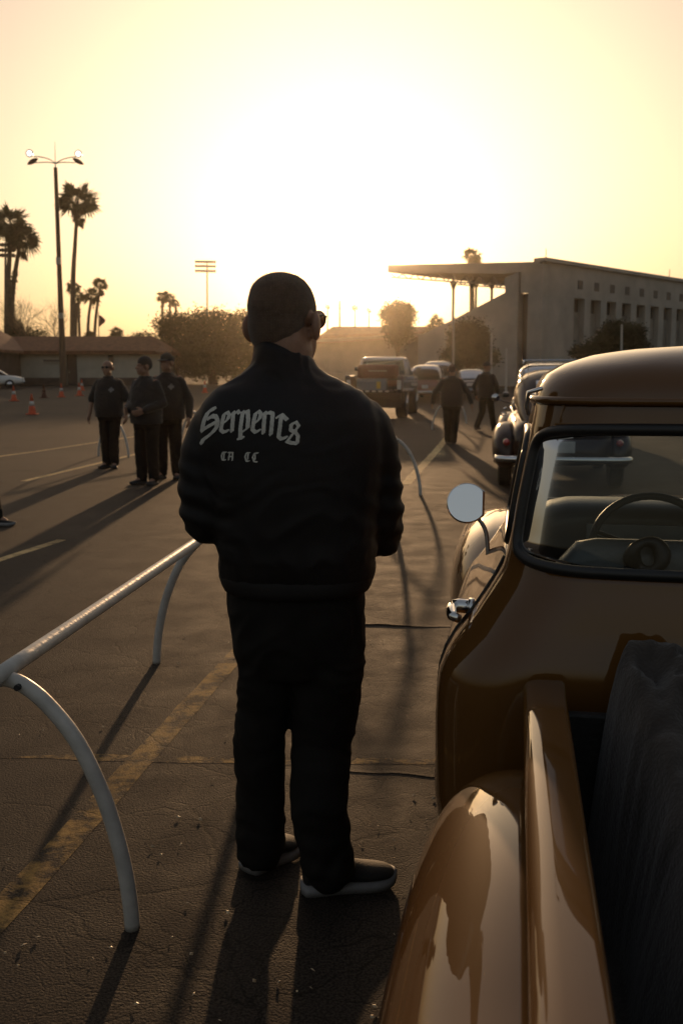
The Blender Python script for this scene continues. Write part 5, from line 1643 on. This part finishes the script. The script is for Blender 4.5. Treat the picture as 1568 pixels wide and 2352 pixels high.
    if badge:
        bvh = BVHTree.FromPolygons([v.co for v in shirt.data.vertices], [p_.vertices[:] for p_ in shirt.data.polygons])
        bm = bmesh.new()
        cx, cz = badge if isinstance(badge, tuple) else (-.10, 1.30)
        def pr(x, z):
            h = bvh.ray_cast(Vector((x, 1, z)), Vector((0, -1, 0)))
            return (h[0] if h[0] else Vector((x, .14, z)))+Vector((0, .004, 0))
        outl = []
        for j in range(20):
            a = 2*math.pi*j/20; r_ = .040*(1+.22*math.cos(4*a))*(1 if j % 2 else .85)
            outl.append(pr(cx+r_*math.cos(a), cz+r_*math.sin(a)))
        vs = [bm.verts.new(p_) for p_ in outl]; c = bm.verts.new(pr(cx, cz))
        for j in range(20): bm.faces.new((vs[j], vs[(j+1) % 20], c))
        obj('badge', bm, M['badge'], shirt)
    return t
# group on the left
p = gnd(256, 1075)
person((p.x, p.y, 0), R(180-12), 'man in a dark short-sleeved polo shirt and sunglasses facing the camera', 'black_cotton', 'black_denim', 'short', None, True, (-.11, 1.30), heavy=.10, H=1.79, hair=False, seed=2,
       legs={-1: dict(knee=(-.085, .03, .49), ankle=(-.075, .02, .09), ang=-.35), 1: dict(knee=(.085, .02, .49), ankle=(.08, -.02, .09), ang=.3)}, loose=1.15)
p = gnd(341, 1112)
person((p.x, p.y, 0), R(150), 'man in a dark grey jacket and black beanie, back turned to the other man', 'dark_grey_cotton', 'black_denim', 'long', 'beanie', heavy=.09, H=1.80, head_yaw=0.5, seed=3, loose=1.3,
       arms={s: dict(elbow=(s*.285, -.02, 1.14), wrist=(s*.16, .22, 1.05)) for s in (-1, 1)})
p = gnd(381, 1105)
person((p.x, p.y+.35, 0), R(172), 'man in a dark badged jacket and a black cap, beside the man in a beanie', 'black_cotton', 'black_denim', 'long', 'cap', badge=(-.10, 1.32), heavy=.10, H=1.86, head_yaw=0.35, seed=4, loose=1.35)
p = gnd(-52, 1203)
person((p.x, p.y, 0), R(-95), 'person at the left picture edge, only a dark shoe and trouser leg showing', 'black_cotton', 'black_denim', 'long', 'cap', H=1.78, seed=5, loose=1.2, soles='sole_white',
       legs={-1: dict(knee=(-.10, .10, .50), ankle=(-.10, .02, .09), ang=0), 1: dict(knee=(.10, .18, .50), ankle=(.10, .26, .09), ang=0)})
# two men walking off in the lane
p = gnd(1035, 1019)
person((p.x, p.y, 0), R(-6), 'man in black walking away down the lane, arms held out from his sides', 'black_cotton', 'black_denim', 'long', None, heavy=.13, H=1.78, seed=6, loose=1.35, hair=True,
       arms={-1: dict(elbow=(-.37, -.03, 1.16), wrist=(-.42, .10, .93)), 1: dict(elbow=(.36, -.05, 1.15), wrist=(.43, -.10, .93))},
       legs={-1: dict(knee=(-.085, .06, .50), ankle=(-.07, .16, .10), ang=-.1), 1: dict(knee=(.08, .0, .49), ankle=(.05, -.04, .10), ang=.1)})
p = gnd(1114, 989)
person((p.x, p.y, zg(p.y)), R(-32), 'man in black and a cap striding along the parked cars', 'black_cotton', 'black_denim', 'long', 'cap', heavy=.06, H=1.80, head_yaw=0.6, seed=7, loose=1.2,
       arms={-1: dict(elbow=(-.30, -.10, 1.16), wrist=(-.28, -.02, .93)), 1: dict(elbow=(.29, .03, 1.15), wrist=(.26, .16, .96))},
       legs={-1: dict(knee=(-.09, -.02, .50), ankle=(-.14, -.24, .12), ang=0), 1: dict(knee=(.10, .14, .50), ankle=(.14, .22, .09), ang=.2)})

# ------------------------------------------------------------------ the big man in the club jacket
fl, fr = gnd(602, 2003), gnd(770, 2050)
YM = (fl.y+fr.y)/2
root = Vector((at(690, 1400, YM).x, YM, 0))
mn = empty('person', root, 0, 'big man seen from behind in a dark bomber jacket lettered across the back', 'person')
def J(px, py, dy=0.0): return at(px, py, YM+dy)-root
KM = 2250/(YM*1.0)
def rw(n): return n/ (FPX/ (YM*math.cos(PITCH)+0.2))   # pixels to metres near the man
HY = R(28)
hs = 1.19
hc = J(655, 742, 0.02)
B = Blob()
q, rot = add_head(B, hc, HY, hs)
B.limb([J(650, 900, -.03), J(658, 800, -.01)], [rw(56), rw(57)])
B.limb([J(648, 850, -.02), J(652, 780, -.02)], [rw(56), rw(56)])
B.loft([ell(J(675, y, dy), rw(a), b) for y, a, b, dy in ((1390, 125, .12, .0), (1250, 140, .14, .0), (1100, 150, .14, -.01), (980, 150, .13, -.02), (915, 110, .10, -.02), (870, 55, .07, -.02))])
ARM = {-1: (J(505, 960, -.02), J(462, 1170, -.04), J(575, 1240, .24)), 1: (J(832, 965, -.01), J(868, 1160, .02), J(800, 1262, .26))}
for s in (-1, 1):
    a, b, c = ARM[s]
    B.limb([a, b, c], [.055, .045, .03]); d = (c-b).normalized()
    add_hand(B, c+d*.01, d, (0, -.3, -1), (-s, .6, .3), 1.05, .5)
LEG = {-1: (J(608, 1400), J(598, 1690, .04), None), 1: (J(752, 1400), J(742, 1690, .03), None)}
ankL = Vector((J(594, 1900).x, fl.y-root.y, .10)); ankR = Vector((J(752, 1950).x, fr.y-root.y-.0, .10))
for s, an in ((-1, ankL), (1, ankR)):
    B.limb([LEG[s][0], LEG[s][1], an, an-Vector((0, 0, .05))], [.09, .06, .045, .04])
B.bake('body', M['skin'], mn, 0.0075, 3)
B = Blob()
B.ball(q(0, -.014, .036), (.0785*hs, .101*hs, .084*hs), rot); B.ball(q(0, -.040, -.005), (.071*hs, .070*hs, .088*hs), rot); B.ball(q(0, -.018, .060), (.0735*hs, .090*hs, .061*hs), rot)
hr = B.bake('hair', M['hair'], mn, .008, 3)
# cropped stubble standing off the scalp, so the outline is hair and not a shell
b_ = bmesh.new(); b_.from_mesh(hr.data); rnd = random.Random(9)
fs_ = list(b_.faces); b_.normal_update()
spk = []
for f_ in fs_:
    for _ in range(3):
        vs_ = f_.verts; t_ = [rnd.random() for _ in vs_]; sm_ = sum(t_)
        p_ = sum((v.co*w for v, w in zip(vs_, t_)), Vector())/sm_
        d_ = (f_.normal+Vector((rnd.gauss(0, .35), rnd.gauss(0, .35), rnd.gauss(0, .35)))).normalized()
        spk.append((p_, d_, frame_of(d_)[0]))
for p_, d_, x_ in spk:
    L_ = rnd.uniform(.004, .0085)
    b_.faces.new([b_.verts.new(q_) for q_ in (p_-x_*.0006-d_*.001, p_+x_*.0006-d_*.001, p_+d_*L_)])
b_.to_mesh(hr.data); b_.free()
bm = bmesh.new()
for s in (-1, 1):
    fr_ = []
    for j in range(16):
        a = 2*math.pi*j/16; fr_.append(q(s*.034+.026*math.cos(a), .106-.012*(abs(math.cos(a)) if s*math.cos(a) > 0 else 0), .012+.021*math.sin(a)))
    add_tube(bm, fr_, .0030, 5, closed=True)
    add_tube(bm, [q(s*.060, .097, .018), q(s*.084, .04, .020), q(s*.090, -.012, .012), q(s*.088, -.026, -.008)], .0035, 5)
add_tube(bm, [q(-.009, .108, .016), q(.009, .108, .016)], .003, 5)
gls = obj('glasses', bm, M['black_trim'], mn)
bm = bmesh.new()
for s in (-1, 1):
    rings = [[q(s*.034+.024*f*math.cos(a), .1055-.011*f*(abs(math.cos(a)) if s*math.cos(a) > 0 else 0), .012+.019*f*math.sin(a)) for a in [2*math.pi*j/14 for j in range(14)]] for f in (.05, 1)]
    add_loft(bm, rings, cap=False)
obj('lens', bm, M['dark_glass'], gls)
# jacket
B = Blob()
rows = [(1352, 680, 146, .150, .01), (1338, 682, 160, .165, .01), (1315, 683, 172, .180, .0), (1280, 682, 172, .188, -.01), (1200, 678, 176, .188, -.02), (1100, 672, 192, .182, -.03), (1020, 668, 200, .172, -.035),
        (960, 664, 196, .160, -.035), (925, 661, 182, .140, -.03), (898, 658, 156, .122, -.028), (880, 655, 126, .105, -.025), (860, 652, 92, .090, -.022), (838, 651, 68, .080, -.016)]
B.loft([ell(J(cx, y, dy), rw(a), b, e=2.4) for y, cx, a, b, dy in rows])
# stand collar, higher at the left, sloping to the right
cb = bmesh.new
cr = []
for y0, ra in ((868, 1.14), (800, 1.02)):
    ring = []
    for i in range(28):
        t = 2*math.pi*i/28; x, y = math.cos(t), math.sin(t)
        py = y0+(24*x if y0 < 850 else 12*x)+(22*max(0, y) if y0 < 850 else 0)
        c = J(655+66*ra*x, py, -.012)
        ring.append(c+Vector((0, y*.100*ra, 0)))
    cr.append(ring)
B.loft([cr[0], cr[1]])
B.limb([J(516, 985, -.02), J(482, 1055, -.035), J(477, 1120, -.04), J(482, 1183, -.035)], [rw(73), rw(66), rw(62), rw(60)])
B.limb([J(480, 1178, -.03), J(525, 1196, .08), J(580, 1225, .22)], [rw(58), rw(56), rw(46)])
B.limb([J(822, 990, -.01), J(848, 1045, .0), J(860, 1120, .015), J(866, 1170, .02)], [rw(76), rw(66), rw(60), rw(58)])
B.limb([J(866, 1170, .02), J(868, 1222, .10), J(800, 1250, .26)], [rw(56), rw(55), rw(44)])
B.ball(J(893, 1160, .03), (.035, .05, .030)); B.ball(J(896, 1212, .05), (.036, .05, .026)); B.ball(J(880, 1256, .09), (.045, .05, .030))
def jf(co):
    p = co
    f = folds(.0065, (7, 7, 13), 11)(co)
    g = J(660, 1000)
    d = min(1.0, max(0.25, abs(co.z-(g.z))/.22))
    if co.z < J(0, 1275).z: f *= 0.5
    # gathers near the elbows
    ex_ = min((co-ARM[1][1]).length, (co-ARM[-1][1]).length)
    return f*d+max(0, 1-ex_/.22)*.007*math.sin(co.z*95+co.x*30)
jk = B.bake('jacket', M['jacket'], mn, 0.0085, 11, jf)
# ribbed hem
bm = bmesh.new(); rings = []
for y, k in ((1308, .99), (1316, 1.018), (1336, 1.018), (1347, 1.005), (1351, .96)):
    w_ = lerp_table([(1300, 172), (1350, 156)], y)[0]
    rr = ell(J(682, y, .0), rw(w_)*k, .178*k, n=120, e=2.4)
    c0 = J(682, y, .0)
    rings.append([c0+(p_-c0)*(1+(.008 if i % 2 else 0)) for i, p_ in enumerate(rr)])
add_loft(bm, rings, cap=False)
obj('ribbed_hem', bm, M['jacket'], jk, True)
# trousers
B = Blob()
B.loft([ell(J(680, y, .0), rw(a), b) for y, a, b in ((1545, 105, .10), (1500, 138, .132), (1430, 146, .150), (1370, 150, .150), (1320, 146, .14))])
B.limb([J(612, 1420), J(618, 1500), J(604, 1620, .03), J(595, 1700, .04), Vector((J(594, 1820).x, ankL.y-.0, J(594, 1820).z)), ankL+Vector((0, 0, -.015))], [rw(80), rw(71), rw(57), rw(57), rw(54), rw(56)])
B.limb([J(750, 1420), J(753, 1520), J(746, 1620, .03), J(738, 1710, .03), Vector((J(733, 1830).x, (ankR.y+.0), J(733, 1830).z)), Vector((J(745, 1920).x, ankR.y, J(745, 1920).z)), ankR+Vector((.005, 0, -.01))], [rw(84), rw(83), rw(76), rw(67), rw(62), rw(60), rw(60)])
def pf(co):
    f = folds(.007, (6, 6, 12), 23)(co)
    low = max(0, 1-(co.z-.05)/.3)
    return f+low*.0035*math.sin(co.z*85+co.x*20+co.y*15)
B.bake('trousers', M['black_denim'], mn, 0.009, 5, pf)
make_shoe(mn, gnd(566, 2004)-root, gnd(676, 1948)-root, M['shoe_black'], M['sole_white'], h=.105, w=.056, sole_h=.024)
make_shoe(mn, gnd(694, 2048)-root, gnd(905, 2022)-root, M['shoe_black'], M['sole_white'], h=.110, w=.056, sole_h=.024)

# blackletter on the back, drawn with a broad pen: strokes in their own sheet units, laid onto the jacket cloth
NIB = R(38)
def seg_in(p, a, b, nw, th):
    """is p inside the broad-pen sweep of segment a-b"""
    nx, ny = math.cos(NIB), -math.sin(NIB)
    mx, my = -ny, nx
    # rotate to pen axes
    def tr(q): return (q[0]*nx+q[1]*ny, q[0]*mx+q[1]*my)
    P_, A_, B_ = tr(p), tr(a), tr(b)
    # minkowski sum of a segment and the pen box: clip t interval
    t0, t1 = 0.0, 1.0
    for k, h in ((0, nw/2), (1, th/2)):
        d = B_[k]-A_[k]; lo, hi = P_[k]-h-A_[k], P_[k]+h-A_[k]
        if abs(d) < 1e-6:
            if lo > 0 or hi < 0: return False
        else:
            u, v = lo/d, hi/d
            if u > v: u, v = v, u
            t0, t1 = max(t0, u), min(t1, v)
            if t0 > t1: return False
    return True
GL = [  # (pen width, thickness, strokes) of each letter, in units of the sheet
 (50, 34, [[(378,172),(330,192),(285,232),(252,300),(228,380),(216,450)], [(300,296),(350,264),(405,268),(428,320),(415,395),(365,455),(300,510),(235,550),(210,598)], [(214,446),(290,396),(386,344)]]),
 (50, 20, [[(506,235),(486,330),(470,425)], [(468,425),(505,452),(556,434)], [(506,235),(548,215),(572,246),(556,296),(520,330)]]),
 (50, 20, [[(622,212),(616,330),(610,438)], [(632,232),(672,198),(692,222)]]),
 (50, 20, [[(738,205),(722,330),(712,420),(716,505)], [(742,222),(796,196),(806,300),(800,398),(748,436)], [(690,522),(744,512)]]),
 (50, 20, [[(892,222),(872,320),(860,415)], [(858,415),(896,446),(942,424)], [(892,222),(928,200),(958,232),(942,288),(905,326)]]),
 (48, 20, [[(1006,212),(996,330),(990,456)], [(1010,232),(1058,212),(1096,226)], [(1098,226),(1090,350),(1080,472)]]),
 (50, 20, [[(1202,240),(1186,390),(1172,496)], [(1172,496),(1202,524),(1262,506)], [(1152,268),(1206,240),(1268,296)]]),
 (44, 20, [[(1326,350),(1378,326),(1410,372),(1368,426)], [(1320,350),(1316,420),(1372,446),(1402,490),(1394,568)], [(1268,552),(1326,572),(1394,576)], [(1372,430),(1330,478),(1284,540)]]),
 (20, 9, [[(542,690),(496,692),(480,735),(490,784),(532,782)], [(512,702),(510,768)]]),
 (20, 9, [[(566,692),(622,690),(616,784)], [(574,742),(616,736)], [(570,782),(574,736),(588,696)]]),
 (20, 9, [[(830,690),(788,694),(772,738),(788,788),(826,786)], [(808,706),(806,766)]]),
 (20, 9, [[(932,690),(884,696),(864,742),(880,792),(918,798)], [(894,712),(892,770)]]),
]
bvh = BVHTree.FromPolygons([v.co for v in jk.data.vertices], [p_.vertices[:] for p_ in jk.data.polygons])
def onback(cx, cy):
    p_ = J(439+cx*.18, 903.2+cy*.18)
    h = bvh.ray_cast(Vector((p_.x, -1.5, p_.z)), Vector((0, 1, 0)))
    return (h[0] if h[0] else p_)
for nw, th, strokes in GL:
    segs = [(a, b) for st in strokes for a, b in zip(st[:-1], st[1:])]
    x0 = min(min(a[0], b[0]) for a, b in segs)-nw; x1 = max(max(a[0], b[0]) for a, b in segs)+nw
    y0 = min(min(a[1], b[1]) for a, b in segs)-nw; y1 = max(max(a[1], b[1]) for a, b in segs)+nw
    g = 4.0; bm = bmesh.new(); vc = {}
    def vv(i, j, z):
        if (i, j, z) not in vc:
            vc[(i, j, z)] = bm.verts.new(onback(x0+i*g, y0+j*g)+Vector((0, -0.0022 if z else 0.001, 0)))
        return vc[(i, j, z)]
    for i in range(int((x1-x0)/g)):
        for j in range(int((y1-y0)/g)):
            c = (x0+(i+.5)*g, y0+(j+.5)*g)
            if any(seg_in(c, a, b, nw, th) for a, b in segs):
                bm.faces.new((vv(i, j, 1), vv(i, j+1, 1), vv(i+1, j+1, 1), vv(i+1, j, 1)))
    bmesh.ops.smooth_vert(bm, verts=[v for v in bm.verts if v.is_boundary], factor=0.5, use_axis_x=True, use_axis_y=False, use_axis_z=True)
    obj('letter', bm, M['embroidery'], jk)
